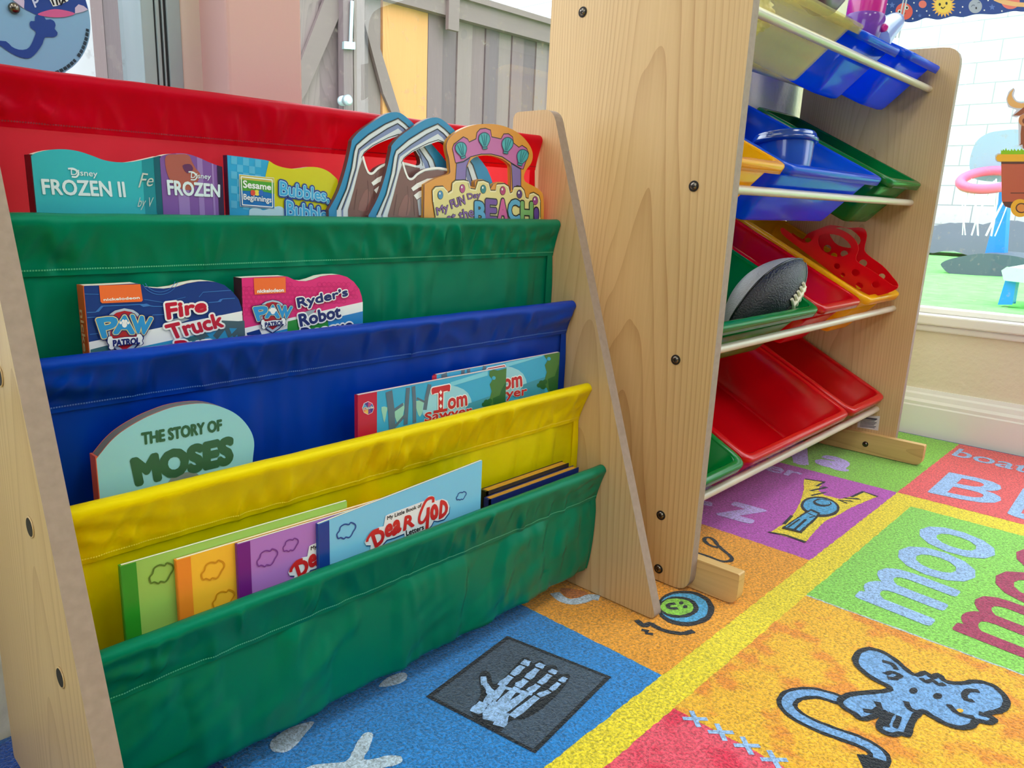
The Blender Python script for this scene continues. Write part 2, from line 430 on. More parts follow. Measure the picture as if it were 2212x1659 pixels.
# --- windows
def window(name, pl_x, lo, hi, y, frame, w):
    r = bpy.data.objects.new(name, None); COL.objects.link(r); struct(r); ORIG[r.name] = Vector()
    return r
w1 = window('window_1', 0, 0, 0, 0, alum, 0)
b = MB(); b.box((-1.25, .050, .27), (.168, .10, .31), alum); b.box((-1.25, .050, 2.06), (.168, .10, 2.1), alum); b.box((-1.25, .050, .31), (-1.21, .10, 2.06), alum)
b.box((.168, .0505, .31), (.180, .10, 2.06), alum); b.box((.1813, .0495, .27), (.1848, .1, 2.1), alum); b.box((.187, .0495, .27), (.1887, .1, 2.1), alum); b.box((.1913, .049, .27), (.2045, .1, 2.1), alum)
b.build('window_frame', w1, bevel=.0015)
b = MB(); b.box((.180, .0515, .27), (.1813, .1, 2.1), gasket); b.box((.1848, .051, .27), (.187, .1, 2.1), gasket); b.box((.1887, .051, .27), (.1913, .1, 2.1), gasket); b.build('gasket', w1)
b = MB(); b.box((-1.21, .070, .31), (.160, .074, 2.06), glass); b.build('glass_pane', w1)
w2 = window('window_2', 0, 0, 0, 0, alum, 0)
b = MB(); b.box((.3036, .04, .27), (1.25, .10, .30), whitem); b.box((.3036, .04, 2.07), (1.25, .10, 2.1), whitem); b.box((1.225, .04, .3), (1.25, .10, 2.07), whitem)
b.build('window_frame', w2, bevel=.002)
b = MB(); b.box((.3036, .060, .30), (1.225, .064, 2.07), glass); b.build('glass_pane', w2)
w4 = window('window_4', 0, 0, 0, 0, whitem, 0)
b = MB()
for y0, y1, z0, z1 in ((-2.0, -.6, .8, .85), (-2.0, -.6, 2.05, 2.1), (-2.0, -1.95, .85, 2.05), (-.65, -.6, .85, 2.05)): b.box((-2.27, y0, z0), (-2.22, y1, z1), whitem)
b.build('window_frame', w4)
b = MB(); b.box((-2.25, -1.95, .85), (-2.246, -.65, 2.05), glass); b.build('glass_pane', w4)
w3 = window('window_3', 0, 0, 0, 0, whitem, 0)
b = MB(); b.box((WX + .018, -1.9, .270), (WX + .06, .03, .282), whitem); b.box((WX + .018, -1.9, 2.06), (WX + .06, .03, 2.1), whitem)
b.box((WX + .018, .0, .282), (WX + .06, .03, 2.06), whitem); b.box((WX + .018, -1.9, .282), (WX + .06, -1.87, 2.06), whitem)
b.build('window_frame', w3, bevel=.002)
b = MB(); b.box((WX + .032, -1.87, .282), (WX + .036, .0, 2.06), glass); b.build('glass_pane', w3)

# ================================================================== OUTSIDE
turfm = mat('artificial_turf', (120, 200, 110), .9, .1, bump=1, bscale=300, var=.18, vscale=14)
GZ = .12
b = MB()
nx, ny = 30, 30
V = [(WX + .14 + (10.4 - WX) * i / nx, -9 + 11.4 * j / ny, GZ + .02 * noise.noise(Vector((i * .4, j * .4, 0)))) for j in range(ny + 1) for i in range(nx + 1)]
b.add(V, [(j * (nx + 1) + i, j * (nx + 1) + i + 1, (j + 1) * (nx + 1) + i + 1, (j + 1) * (nx + 1) + i) for j in range(ny) for i in range(nx)], turfm, True)
struct(b.build('lawn'))
gravm = mat('yard_gravel', (150, 145, 135), .9, var=.2, vscale=60)
b = MB(); b.box((-6, .14, -.2), (WX + .14, 15, -.05), gravm); b.box((WX + .14, 2.4, -.2), (10, 15, .05), gravm); struct(b.build('ground'))
# painted block wall across the yard
m = mat('block_wall_paint', (228, 232, 228), .8)
nt = m.node_tree; N = nt.nodes; L = nt.links
br = N.new('ShaderNodeTexBrick'); br.inputs['Scale'].default_value = 1; br.inputs['Brick Width'].default_value = .4; br.inputs['Row Height'].default_value = .21
br.inputs['Mortar Size'].default_value = .006; br.inputs['Color1'].default_value = lin((196, 200, 198)); br.inputs['Color2'].default_value = lin((184, 190, 190)); br.inputs['Mortar'].default_value = lin((140, 146, 146))
tc = N.new('ShaderNodeTexCoord'); mp = N.new('ShaderNodeMapping'); mp.inputs['Rotation'].default_value = (0, 0, 0)
cx = N.new('ShaderNodeSeparateXYZ'); cb = N.new('ShaderNodeCombineXYZ')
L.new(tc.outputs['Object'], cx.inputs[0]); L.new(cx.outputs['Y'], cb.inputs['X']); L.new(cx.outputs['Z'], cb.inputs['Y']); L.new(cb.outputs[0], br.inputs['Vector'])
nz = N.new('ShaderNodeTexNoise'); nz.inputs['Scale'].default_value = 3; nz.inputs['Detail'].default_value = 6
mps = N.new('ShaderNodeMapping'); mps.inputs['Scale'].default_value = (1, 2.5, .4); L.new(tc.outputs['Object'], mps.inputs['Vector']); L.new(mps.outputs['Vector'], nz.inputs['Vector'])
mr = N.new('ShaderNodeMapRange'); mr.inputs['From Min'].default_value = .58; mr.inputs['From Max'].default_value = .75; mr.inputs['To Max'].default_value = .35; L.new(nz.outputs['Fac'], mr.inputs['Value'])
mx = N.new('ShaderNodeMix'); mx.data_type = 'RGBA'; L.new(mr.outputs['Result'], mx.inputs['Factor']); L.new(br.outputs['Color'], mx.inputs['A']); mx.inputs['B'].default_value = lin((150, 165, 165))
L.new(mx.outputs['Result'], N['Principled BSDF'].inputs['Base Color'])
b = MB(); b.box((9.8, -9, 0), (10.0, 15, 5.5), m); struct(b.build('wall_yard'))

# --- board fence and gate behind the back window
FY = 3.4
FP = XZ(FY)
greyw = [wood_mat('fence_board_%d' % k, c, d, 'Z', .12, .85, k * .77, 'X') for k, (c, d) in enumerate((((124, 104, 108), (86, 72, 76)), ((110, 94, 100), (76, 64, 70)), ((134, 116, 116), (96, 82, 84))))]
neww = wood_mat('new_cedar_board', (204, 146, 92), (168, 110, 60), 'Z', .25, .75, 3.1, 'X')
railw = wood_mat('fence_rail', (126, 108, 108), (92, 80, 80), 'X', .6, .85, 1.7)
def quad(mb, pl, px, h0, h1, m, hole=()):
    return mb.prism(pl, [[pl.at(*p) for p in px]], h0, h1, m)
zt = FP.at(1050, 20)[1]; zb = FP.at(1050, 62)[1]
fence = thing('board_fence', (3, FY, 0), 'weathered grey board fence beyond the back window', 'fence')
x_l = FP.at(826, 150)[0]; x_m = FP.at(900, 150)[0]; x_r = FP.at(924, 150)[0]
top = lambda x: 1.80
b = MB(); x = x_r; k = 0
while x < 7.5:
    wd = .135 + .02 * random.random()
    b.box((x, FY + .01 * (k % 2), -.1), (x + wd - .006, FY + .03 + .01 * (k % 2), zt + .02), greyw[(k * 7) % 3]); x += wd; k += 1
b.build('grey_boards', fence)
b = MB(); b.box((x_l, FY - .004, -.1), (x_m - .004, FY + .02, zt + .02), neww); b.box((x_m, FY + .002, -.1), (x_r - .004, FY + .024, zt + .02), neww)
b.build('cedar_boards', fence, label='two newer honey coloured cedar boards')
b = MB(); b.box((x_l, FY - .06, zb), (7.5, FY - .004, zt), railw); b.build('top_rail', fence)
b = MB(); b.box((x_l, FY - .09, zt - .004), (7.5, FY + .06, zt + .035), railw); b.build('cap_rail', fence)
xp = FP.at(962, 50)[0]
b = MB(); b.box((xp - .055, FY - .09, zb - .09), (xp + .045, FY - .06, zt), railw); b.build('bracket', fence)
gate = thing('board_gate', (x_l - .5, FY, 0), 'grey wooden gate with cross braces and metal latch in the fence', 'gate')
b = MB(); x = x_l - .008; k = 1
while x > -3.2:
    wd = .15 + .02 * random.random()
    b.box((x - wd + .006, FY + .01 * (k % 2), -.1), (x, FY + .03 + .01 * (k % 2), zt), greyw[(k * 5) % 3]); x -= wd; k += 1
b.build('gate_boards', gate)
G = lambda l: zoom(l, 600, 0, 3.16)
b = MB(); quad(b, FP, G([(100, 760), (100, 520), (300, 0), (410, 0), (395, 130), (175, 640)]), .006, .03, railw); b.build('brace', gate)
b = MB(); b.box((-3.2, FY - .06, zb), (x_l - .004, FY - .032, zt + .035), railw); b.build('top_rail', gate)
b = MB(); quad(b, FP, G([(540, 40), (590, 45), (825, 800), (770, 800), (700, 640)]), .006, .03, railw); b.build('brace', gate)
b = MB(); xa = FP.at(*G([(398, 300)])[0])[0]; xb = FP.at(*G([(462, 300)])[0])[0]; b.box((xa, FY - .075, -.1), (xb, FY - .02, 1.9), greyw[0])
xc = FP.at(*G([(545, 300)])[0])[0]; b.box((xb + .012, FY - .07, -.1), (xc, FY - .02, 1.9), greyw[2]); b.build('gate_stile', gate)
steel = mat('galvanised_steel', (190, 215, 225), .35, .5, metal=.6)
LP = XZ(FY - .08)
b = MB(); p = LP.at(*G([(500, 10)])[0]); q = LP.at(*G([(490, 300)])[0]); b.tube([LP.w(p[0], p[1], .01), LP.w(q[0], q[1], .01)], .012, steel)
lt = b.build('latch_bolt', gate)
b = MB(); quad(b, LP, G([(440, 285), (515, 290), (515, 340), (438, 335)]), .0, .02, steel); b.build('latch_plate', lt)
b = MB(); p = LP.at(*G([(432, 690)])[0]); b.lathe(LP.w(p[0], p[1], 0), LP.n, [(0, .028), (.02, .03), (.022, .018), (.045, .02), (.05, .03), (.075, .032), (.085, .02)], steel); b.build('knob', gate)

# --- toddler basketball hoop on the lawn
blu = mat('hoop_blue_plastic', (20, 130, 225), .4); blk = mat('hoop_base_plastic', (72, 84, 100), .6)
bbm = mat('backboard_plastic', (128, 148, 168), .35); rimm = mat('rim_pink_plastic', (250, 90, 130), .4); netm = mat('net_cord', (240, 245, 250), .8)
hx = 6.3
HP = YZ(hx)
c = HP.at(2135, 572); hy = -HP.at(2150, 560)[0]
hoop = thing('basketball_hoop', (hx, hy, GZ), 'toy basketball hoop with blue pole and pink rim outside the right window', 'basketball hoop')
b = MB(); P = [HP.at(*p) for p in [(2062, 572), (2070, 560), (2110, 550), (2160, 545), (2240, 556), (2262, 580), (2255, 600), (2100, 592)]]
zmin = GZ - .01; pr = smooth(P, True, 4)
b.prism(HP, [[(p[0], max(p[1], zmin)) for p in pr]], -.3, .35, blk); b.build('base', hoop, bevel=.05, seg=3)
b = MB(); b.prism(HP, [[HP.at(*p) for p in [(2128, 562), (2172, 565), (2178, 470), (2186, 380), (2165, 380), (2160, 440)]]], -.06, .06, blu); b.build('pole', hoop, bevel=.015)
b = MB(); q = [HP.at(*p) for p in [(2106, 372), (2105, 345), (2118, 310), (2142, 292), (2170, 286), (2212, 284), (2270, 300), (2290, 340), (2285, 392), (2200, 395), (2120, 390)]]
b.prism(HP, [smooth(q, True, 4)], .08, .13, bbm); b.build('backboard', hoop, bevel=.015)
rc = HP.at(2160, 393); rr = .155
b = MB(); ctr = HP.w(rc[0], rc[1], .34); b.tube([ctr + Vector((rr * math.cos(a), rr * math.sin(a), .42 * rr * math.cos(a))) for a in [2 * PI * k / 28 for k in range(28)]], .032, rimm, 10, True); b.build('rim', hoop)
b = MB()
for k in range(7):
    a = 2 * PI * k / 7
    for sgn in (-1, 1):
        b.tube([ctr + Vector((rr * (1 - .4 * t) * math.cos(a + sgn * t * .65), rr * (1 - .4 * t) * math.sin(a + sgn * t * .65), -.36 * t)) for t in (0, .25, .5, .75, 1)], .0032, netm, 5)
b.build('net', hoop)
# --- child's picnic table
TPx = 3.8
TP = YZ(TPx); ty = -TP.at(2212, 580)[0]
tbl = thing('play_table', (TPx, ty, GZ), 'small plastic play table with blue legs and pale green top on the turf', 'table')
mint = mat('table_top_plastic', (190, 240, 205), .4)
b = MB(); b.prism(TP, [[TP.at(*p) for p in [(2181, 603), (2176, 582), (2188, 574), (2330, 592), (2340, 622)]]], -.35, .12, mint); b.build('table_top', tbl, bevel=.02)
for h0, h1, dx in ((.02, .09, 0), (-.3, -.23, 26)):
    b = MB(); b.prism(TP, [[TP.at(*p) for p in [(2182 + dx, 600), (2205 + dx, 603), (2196 + dx, 655 - dx * .3), (2165 + dx, 655 - dx * .3)]]], h0, h1, blu); b.build('leg', tbl, bevel=.01)
# --- bunched black landscape fabric against the wall
fab = mat('landscape_fabric', (78, 86, 96), .8, bump=.4, bscale=8)
b = MB(); PF = YZ(11.0)
V = []; nu, nv = 40, 12
for j in range(nv + 1):
    for i in range(nu + 1):
        u = i / nu; y = 2.6 - 3.4 * u; t = j / nv
        hgt = .30 + .38 * max(0, math.sin(u * 7.5 + 1.3)) * (1 - .3 * u) + .1 * noise.noise(Vector((u * 9, 2, 0)))
        V.append((8.6 + 1.1 * t, y, GZ + .03 + hgt * math.sin(PI * t) ** .6 + .05 * noise.noise(Vector((u * 14, t * 5, 1)))))
b.add(V, [(j * (nu + 1) + i, j * (nu + 1) + i + 1, (j + 1) * (nu + 1) + i + 1, (j + 1) * (nu + 1) + i) for j in range(nv) for i in range(nu)], fab, True)
tag(b.build('landscape_fabric'), 'bunched dark landscape fabric along the foot of the white block wall', 'fabric')

# ================================================================== LIGHT
w = bpy.data.worlds.new('sky'); SC.world = w; w.use_nodes = True
bg = w.node_tree.nodes['Background']; bg.inputs['Color'].default_value = (.88, .95, 1.0, 1); bg.inputs['Strength'].default_value = SKY
lampm = mat('lamp_diffuser', (250, 250, 245), .5, emis=1.0)
for k, (x, y) in enumerate(((-.9, -1.1), (.9, -1.3), (-.9, -2.5), (.9, -2.6))):
    t = thing('ceiling_light', (x, y, 2.44), 'square ceiling light panel above the playroom', 'light', 'ceiling light panels')
    b = MB(); b.box((x - .3, y - .3, 2.42), (x + .3, y + .3, 2.45), whitem); b.build('frame', t)
    b = MB(); b.box((x - .27, y - .27, 2.415), (x + .27, y + .27, 2.42), lampm); b.build('diffuser', t)
    l = bpy.data.lights.new('ceiling_lamp', 'AREA'); l.shape = 'SQUARE'; l.size = .54; l.energy = LAMP; l.color = (1, .975, .94)
    lo = bpy.data.objects.new('ceiling_lamp', l); COL.objects.link(lo); lo.location = (x, y, 2.405)
vs = SC.view_settings; vs.view_transform = 'Standard'; vs.look = 'None'; vs.gamma = 1; vs.exposure = EXPO; vs.use_curve_mapping = False

# ================================================================== BOOKCASE
pine = wood_mat('pine_laminate', (214, 182, 134), (168, 126, 78), 'Z', 1.0, .42, 1.3)
pine2 = wood_mat('pine_laminate_wide', (216, 184, 132), (166, 122, 70), 'Z', .85, .42, .35)
edgew = mat('board_edge', (156, 136, 124), .7, var=.08, vscale=150)
dowelm = mat('dowel_wood', (206, 194, 176), .28, .6, coat=.3)
screwm = mat('screw_metal', (120, 112, 104), .25, .6, metal=1)
darkm = mat('dark_recess', (28, 22, 20), .7)
redf = satin('red_satin', (172, 0, 44), .56, .36, (255, 66, 70))
grnf = satin('green_satin', (0, 122, 90), .14, .26)
bluf = satin('blue_satin', (0, 54, 168), .10, .26)
yelf = satin('yellow_satin', (255, 232, 0), .34, .28)
BX0, BX1, BT = .000, .600, .0154
case = thing('sling_bookcase', (.3, -.18, 0), 'pine sling bookcase with red, green, blue, yellow and green fabric tiers', 'bookcase')
side = rounded([(.2764, .0018), (.0791, .5898), (.0166, .5898), (.0166, .0018)], [.007, .02, .010, .004])
def screw(mb, o, ax, r=.006):
    mb.lathe(o, ax, [(0, r * 1.12), (.0006, r * 1.12), (.0004, r * .95)], darkm, 20)
    mb.lathe(o, ax, [(0, r * .8), (.0012, r * .78), (.0021, r * .45), (.0023, 0.0004)], screwm, 18)
    a = Vector(ax).normalized(); u = Vector((0, 1, 0)); w_ = Vector((0, 0, 1)); c = Vector(o) + a * .0024
    for d, e in ((u, w_), (w_, u)):
        V = [c + d * r * .5 + e * r * .11, c - d * r * .5 + e * r * .11, c - d * r * .5 - e * r * .11, c + d * r * .5 - e * r * .11]
        mb.add(V, [(0, 1, 2, 3)], darkm)
RODS = [(-.0618, .5605), (-.0941, .4627), (-.1248, .3676), (-.1561, .2704), (-.1853, .1736)]
RR = .0070
panels = []
for x0 in (BX0 - BT, BX1):
    b = MB(); b.prism(YZ(x0), [side], -BT, 0, pine, edgew); p = b.build('side_panel', case, bevel=.002); panels.append(p)
for y, z in [(-.1495, .2602), (-.1808, .1627), (-.1185, .3575)]:
    b = MB(); o = (BX0 - BT, y, z)
    b.lathe((BX0 - BT - .0002, y, z), (-1, 0, 0), [(0, .0075), (.0006, .0075), (.0006, .0068)], pine, 20)
    b.lathe((BX0 - BT - .0007, y, z), (-1, 0, 0), [(0, .0066), (.0003, .0064)], darkm, 20)
    b.build('screw_hole', panels[0])
SLINGS = [(redf, 'red', .0297), (grnf, 'green', .0327), (bluf, 'blue', .0297), (yelf, 'yellow', .0377), (grnf, 'green', .0347)]
SHEET = []
def fold(x, s, i, seed):
    """Gathers of the rod sleeve: sharp little ridges between rod and hem."""
    n1 = noise.noise(Vector((x * 38 + s * .5, seed, s * .55))); n2 = noise.noise(Vector((x * 80 - s * .8, seed + 4, s * .9)))
    n3 = noise.noise(Vector((x * 9, seed + 9, 0)))
    e = max(0, 1 - min(x, .6 - x) / .10)
    d = noise.noise(Vector((x * 16 + s * 3.2 * (1 if x < .3 else -1), seed + 2, .3)))
    q = .35 + .65 * max(0, min(1, .5 + 1.6 * noise.noise(Vector((x * 5, seed + 20, 0)))))
    return ((.55 - abs(n1) * 2.4) * 1.5 + n2 * .9) * q + n3 * .8 + e * d * 3.0
for i, ((ry, rz), (fm, cn, hd)) in enumerate(zip(RODS, SLINGS)):
    yc, zc = ry, rz - RR; ys = ry + (.004, .004, .007, .011, .0065)[i]; SHEET.append(ys); hz = zc - hd
    prof = []
    for k in range(15): t = k / 14; prof.append((ys - .0018 + (yc - RR - ys + .0018) * t ** 1.3, hz - .004 + (zc - hz + .004) * t, 'f', t))
    for k in range(1, 10): a = PI - PI * k / 10; prof.append((yc + RR * math.cos(a), zc + RR * math.sin(a), 'r', 0))
    for k in range(5): t = k / 4; prof.append((yc + RR + (ys - yc - RR) * t, zc + (hz - zc) * t, 'b', t))
    zb = (RODS[i + 1][1] - .15) if i < 4 else .032
    ks = 26
    for k in range(1, ks + 1): t = k / ks; prof.append((ys + (.0 if i < 4 else .007 * t ** 3), hz + (zb - hz) * t, 's', t))
    if i == 4:
        for k in range(1, 6): a = PI * .5 * k / 5; prof.append((ys + .007 + .016 * math.sin(a), .032 - .016 * math.sin(a), 'e', 0))
        prof.append((ys + .045, .016, 'e', 0))
    rs = random.Random(31 + i)
    CR = [(rs.uniform(.02, .58) if rs.random() < .5 else rs.gauss(.34, .10), rs.uniform(.0022, .0052), rs.uniform(.5, 1.9) * (1 if rs.random() < .7 else -.7), rs.uniform(-.006, .010), rs.uniform(.25, .75)) for _ in range(34)]
    CR += [(.012 + .016 * k, .0040, rs.uniform(.8, 1.8), -.030 + .004 * k, .5) for k in range(4)]
    CS = [(rs.uniform(.03, .57), rs.uniform(.004, .011), rs.uniform(.4, 1.2) * (1 if rs.random() < .6 else -.8), rs.uniform(-.01, .02)) for _ in range(16)]
    nc = 330; V = []; xa, xb = BX0 + .0012, BX1 - (.0012 if i else .004); flapline = []
    for j in range(nc + 1):
        x = xa + (xb - xa) * j / nc
        end = min(1, min(x - xa, xb - x) / .006)
        for (y, z, kd, t) in prof:
            dy = 0; dz = 0
            if kd == 'f':
                dy = -max(-.9, fold(x, t, i, i * 13.7) * (.25 if i == 0 and x > .3 else 1)) * .0024 * math.sin(PI * min(1, t * .96 + .04)) ** .7
                dy -= min(.0042, max(-.0016, sum(.0017 * a_ * math.exp(-((x - xc_ - tl_ * (1 - t)) / w_) ** 2) * math.exp(-((t - sp_) / .33) ** 2) for xc_, w_, a_, tl_, sp_ in CR))) * (.3 if i == 0 and x > .3 else 1)
            elif kd == 's':
                g = noise.noise(Vector((x * 30 + t * .8, i * 5.1, t * .9))); h = noise.noise(Vector((x * 68, i * 3.3, t * 1.2)))
                c2 = noise.noise(Vector((x * 30 + t * 6, i * 7.7, t * 2)))
                dy = -max(-.72, min(.8, g * 1.5 + h * .55 + c2 * .5)) * .0040 * min(1, t * 7) * (1.35 if i == 4 else .9)
                dy -= min(.0032, max(-.0018, sum(.0018 * a_ * math.exp(-((x - xc_ - tl_ * t) / w_) ** 2) * min(1, t * 6) * (1 - .6 * t) for xc_, w_, a_, tl_ in CS)))
                dy = min(dy, .0014)
                if i == 4: dy += -.006 * math.sin(PI * (x / .6)) * t
            elif kd == 'r': dz = .0005 * noise.noise(Vector((x * 30, i, 0)))
            if kd in 'fr':  # sleeve ends pull in a little
                y2 = y + dy * end
            else: y2 = y + dy * end
            xx = x + (0 if kd != 's' else (.0 if j not in (0, nc) else (.002 if j == 0 else -.002) * 0))
            V.append((xx, y2, z + dz))
            if kd == 'f' and abs(t - 1 / 14) < 1e-6: flapline.append((xx, y2, z))
    npf = len(prof)
    b = MB(); b.add(V, [(j * npf + k, j * npf + k + 1, (j + 1) * npf + k + 1, (j + 1) * npf + k) for j in range(nc) for k in range(npf - 1)], fm, True)
    # hemmed side edges: a second layer 9 mm wide
    for xe0, xe1 in ((xa + .0005, xa + .010), (xb - .010, xb - .0005)):
        ptop, pbot = hz - .004, zb
        V2 = []
        for k in range(13):
            t = k / 12; V2 += [(xe0, ys - .0012 + (.007 * t ** 3 if i == 4 else 0) - .0004, ptop + (pbot - ptop) * t), (xe1, ys - .0016 + (.007 * t ** 3 if i == 4 else 0) - (.0018 * min(1, t * 7)), ptop + (pbot - ptop) * t)]
        b.add(V2, [(2 * k, 2 * k + 1, 2 * k + 3, 2 * k + 2) for k in range(12)], fm, True)
    sl = b.build('fabric_sling', case, label='%s satin tier%s' % (cn, {0: ' at the top', 1: ' second from the top', 4: ' at the bottom'}.get(i, '')))
    thr = mat('thread_%d' % i, [(150, 0, 40), (70, 180, 140), (60, 110, 205), (255, 235, 60), (70, 190, 150)][i], .5)
    b = MB(); L_ = 0
    for j in range(0, nc, 1):
        p, q = Vector(flapline[j]), Vector(flapline[j + 1]); off = Vector((0, -.0009, .0012))
        if i == 4 or True:
            q2 = p + (q - p) * .68
            b.add([p + off, q2 + off, q2 + off + Vector((0, -.0002, .0011)), p + off + Vector((0, -.0002, .0011))], [(0, 1, 2, 3)], thr)
    b.build('stitching', sl)
    b = MB(); b.tube([(BX0 + .0003, yc, zc), (BX1 - .0003, yc, zc)], RR - .0035, dowelm, 14); b.build('dowel', case)
# pocket bottoms that carry the books
POCKET = []
for k in range(1, 5):
    z = RODS[k][1] - .15 if k < 4 else .058
    POCKET.append(z)
    y0, y1 = SHEET[k] + .001, SHEET[k - 1] - .0005
    if k:
        b = MB(); n = 8; V = []
        for x in (BX0 + .002, BX1 - .002):
            for t in range(n + 1): V.append((x, y0 + (y1 - y0) * t / n, z - .006 * math.sin(PI * t / n) + .0))
        b.add(V, [(t, t + 1, n + 2 + t, n + 1 + t) for t in range(n)], SLINGS[k][0], True); b.build('pocket_bottom', case)

# ================================================================== BOOKS
BYO = .0402   # depth of the pockets
def at_x(mb_y, px): return XZ(mb_y).at(*px)
paperm = mat('paper_edge', (236, 232, 222), .8)
def book(name, label, yf, th, top_px, zbot, cover, spine, pages=None, left_px=None, right_px=None, group='books in the sling pockets', hole=None, rough=.3, hard=False, curve=0):
    """Book standing upright in a pocket: front cover at depth yf, thickness th, top outline measured on the photo. Returns root, plane and the cover builder."""
    yf += BYO; pl = XZ(yf)
    top = [pl.at(*p) for p in top_px]
    if curve: top = smooth(top, False, curve)
    out = [(top[0][0], zbot)] + [(top[-1][0], zbot)] + top[::-1]
    xm = (top[0][0] + top[-1][0]) / 2
    root = thing(name, (xm, yf + th / 2, zbot), label, 'book', group)
    return root, pl, out
def slab(root, pl, loops, th, cover, spine, pages, holes=()):
    """Pages block between two thin covers, plus a spine on the left edge."""
    ct = min(.0012, th * .18)
    b = MB(); b.prism(pl, [loops] + list(holes), -th + ct, -ct, pages); b.build('pages', root)
    c = MB(); c.prism(pl, [loops] + list(holes), -ct, 0, cover, spine if not holes else pages); c.prism(pl, [loops] + list(holes), -th, -th + ct, cover, spine if not holes else pages)
    # spine strip
    xs = min(p[0] for p in loops); zs = [p[1] for p in loops if p[0] < xs + .002]
    c.add([pl.w(xs - .0006, min(zs), 0), pl.w(xs - .0006, max(zs), 0), pl.w(xs - .0006, max(zs), -th), pl.w(xs - .0006, min(zs), -th)], [(0, 1, 2, 3)], spine)
    c.add([pl.w(xs - .0006, max(zs), 0), pl.w(xs + .001, max(zs), 0), pl.w(xs + .001, max(zs), -th), pl.w(xs - .0006, max(zs), -th)], [(0, 1, 2, 3)], spine)
    c.add([pl.w(xs - .0006, min(zs), 0), pl.w(xs + .001, min(zs), 0), pl.w(xs + .001, max(zs), 0), pl.w(xs - .0006, max(zs), 0)], [(0, 1, 2, 3)], spine)
    return c
cm = lambda n, rgb, rough=.32: mat('print_' + n, rgb, rough, .45)
WH, BK, NV = cm('white', (240, 242, 246)), cm('black', (22, 24, 34)), cm('navy', (18, 34, 110))
H = .00016
def in_z(pl, poly, z0): return poly
# ---- top pocket
zp = POCKET[0] + .001
# teal wavy board book
Z = lambda l: zoom(l, 40, 310, 4.809)
teal = cm('teal', (52, 176, 194)); teald = cm('teal_dark', (16, 92, 112)); tealm = cm('teal_mid', (60, 190, 200)); dred = cm('dark_red', (74, 16, 30))
root, pl, out = book('board_book', 'teal board book with a wavy top, leftmost in the top pocket', -.1215, .013, Z([(130, 128), (190, 95), (330, 65), (480, 60), (620, 80), (760, 125), (880, 170), (1000, 192), (1120, 195), (1240, 180), (1400, 145), (1462, 130)]), zp, teal, dred, curve=4)
c = slab(root, pl, out, .013, teal, dred, paperm)
xr = max(p[0] for p in out); z0 = zp
def clipband(c, pl, out, xa, xb, h, m, z0):
    """Upright band of a cover between xa and xb, following the top outline."""
    tp = sorted([p for p in out if p[1] > z0 + .01 and xa <= p[0] <= xb]); 
    if len(tp) < 2: return
    c.tris(pl, [[(tp[0][0], z0)] + [(tp[-1][0], z0)] + tp[::-1]], h, m)
xs0 = pl.at(*Z([(1290, 400)])[0])[0]; xs1 = pl.at(*Z([(1400, 400)])[0])[0]
clipband(c, pl, out, xs0, xr, H, cm('teal_shade', (28, 138, 156)), zp); clipband(c, pl, out, xs1, xr, H * 2, teald, zp)
c.text(pl, 'FROZEN II', Z([(255, 525), (1110, 555), (1090, 400), (235, 370)]), H * 3, cm('ice', (214, 232, 246)), bold=.025)
c.text(pl, 'Disney', Z([(545, 345), (818, 365), (815, 285), (540, 265)]), H * 3, cm('ice', (214, 232, 246)), bold=.01)
c.stroke(pl, Z([(512, 262), (570, 262), (620, 300), (600, 345), (550, 345)]), .0012, H * 3, cm('ice', (214, 232, 246)))
c.text(pl, 'Fe', Z([(1240, 460), (1400, 440), (1400, 320), (1250, 300)]), H * 4, cm('silver', (186, 200, 200)), shear=.3)
c.text(pl, 'by V', Z([(1230, 690), (1400, 690), (1400, 560), (1240, 560)]), H * 4, cm('silver', (186, 200, 200)), shear=.3)
c.build('cover', root)
# purple board book beside it
pur = cm('purple', (124, 84, 164)); purd = cm('purple_dark', (40, 22, 66)); rust = cm('rust', (168, 92, 84)); lil = cm('lilac', (150, 120, 190))
root, pl, out = book('board_book', 'purple and rust board book with a wavy top, second from left in the top pocket', -.1215, .013, Z([(1468, 150), (1500, 125), (1600, 105), (1750, 108), (1880, 150), (1980, 195), (2060, 225), (2115, 242)]), zp, pur, NV, curve=4)
c = slab(root, pl, out, .013, pur, cm('spine_teal', (10, 42, 58)), paperm)
xr = max(p[0] for p in out)
for ua, ub, m, h in ((1640, 1790, lil, 1), (1850, 1930, lil, 1), (1990, 2040, lil, 1), (2068, 2125, purd, 2)):
    clipband(c, pl, out, pl.at(*Z([(ua, 400)])[0])[0], pl.at(*Z([(ub, 400)])[0])[0], H * h, m, zp)
c.poly(pl, Z([(1530, 130), (1640, 112), (1760, 118), (1800, 190), (1840, 260), (1890, 330), (1840, 420), (1800, 480), (1690, 470), (1580, 390), (1530, 260)]), H * 2, rust, curve=3)
c.poly(pl, Z([(1700, 230), (1780, 215), (1810, 270), (1750, 310)]), H * 3, cm('plum', (96, 50, 96)), curve=3)
c.text(pl, 'FROZEN', Z([(1555, 530), (2085, 555), (2085, 430), (1540, 380)]), H * 4, cm('ice', (214, 232, 246)), bold=.03)
c.text(pl, 'Disney', Z([(1785, 375), (1990, 385), (1995, 320), (1790, 300)]), H * 4, cm('ice', (214, 232, 246)), bold=.01)
c.stroke(pl, Z([(1762, 295), (1810, 298), (1850, 335), (1830, 375), (1785, 375)]), .001, H * 4, cm('ice', (214, 232, 246)))
sp = PL(pl.w(min(p[0] for p in out) - .0008, 0, 0), (0, 1, 0), (0, 0, 1)); 
c.build('cover', root)
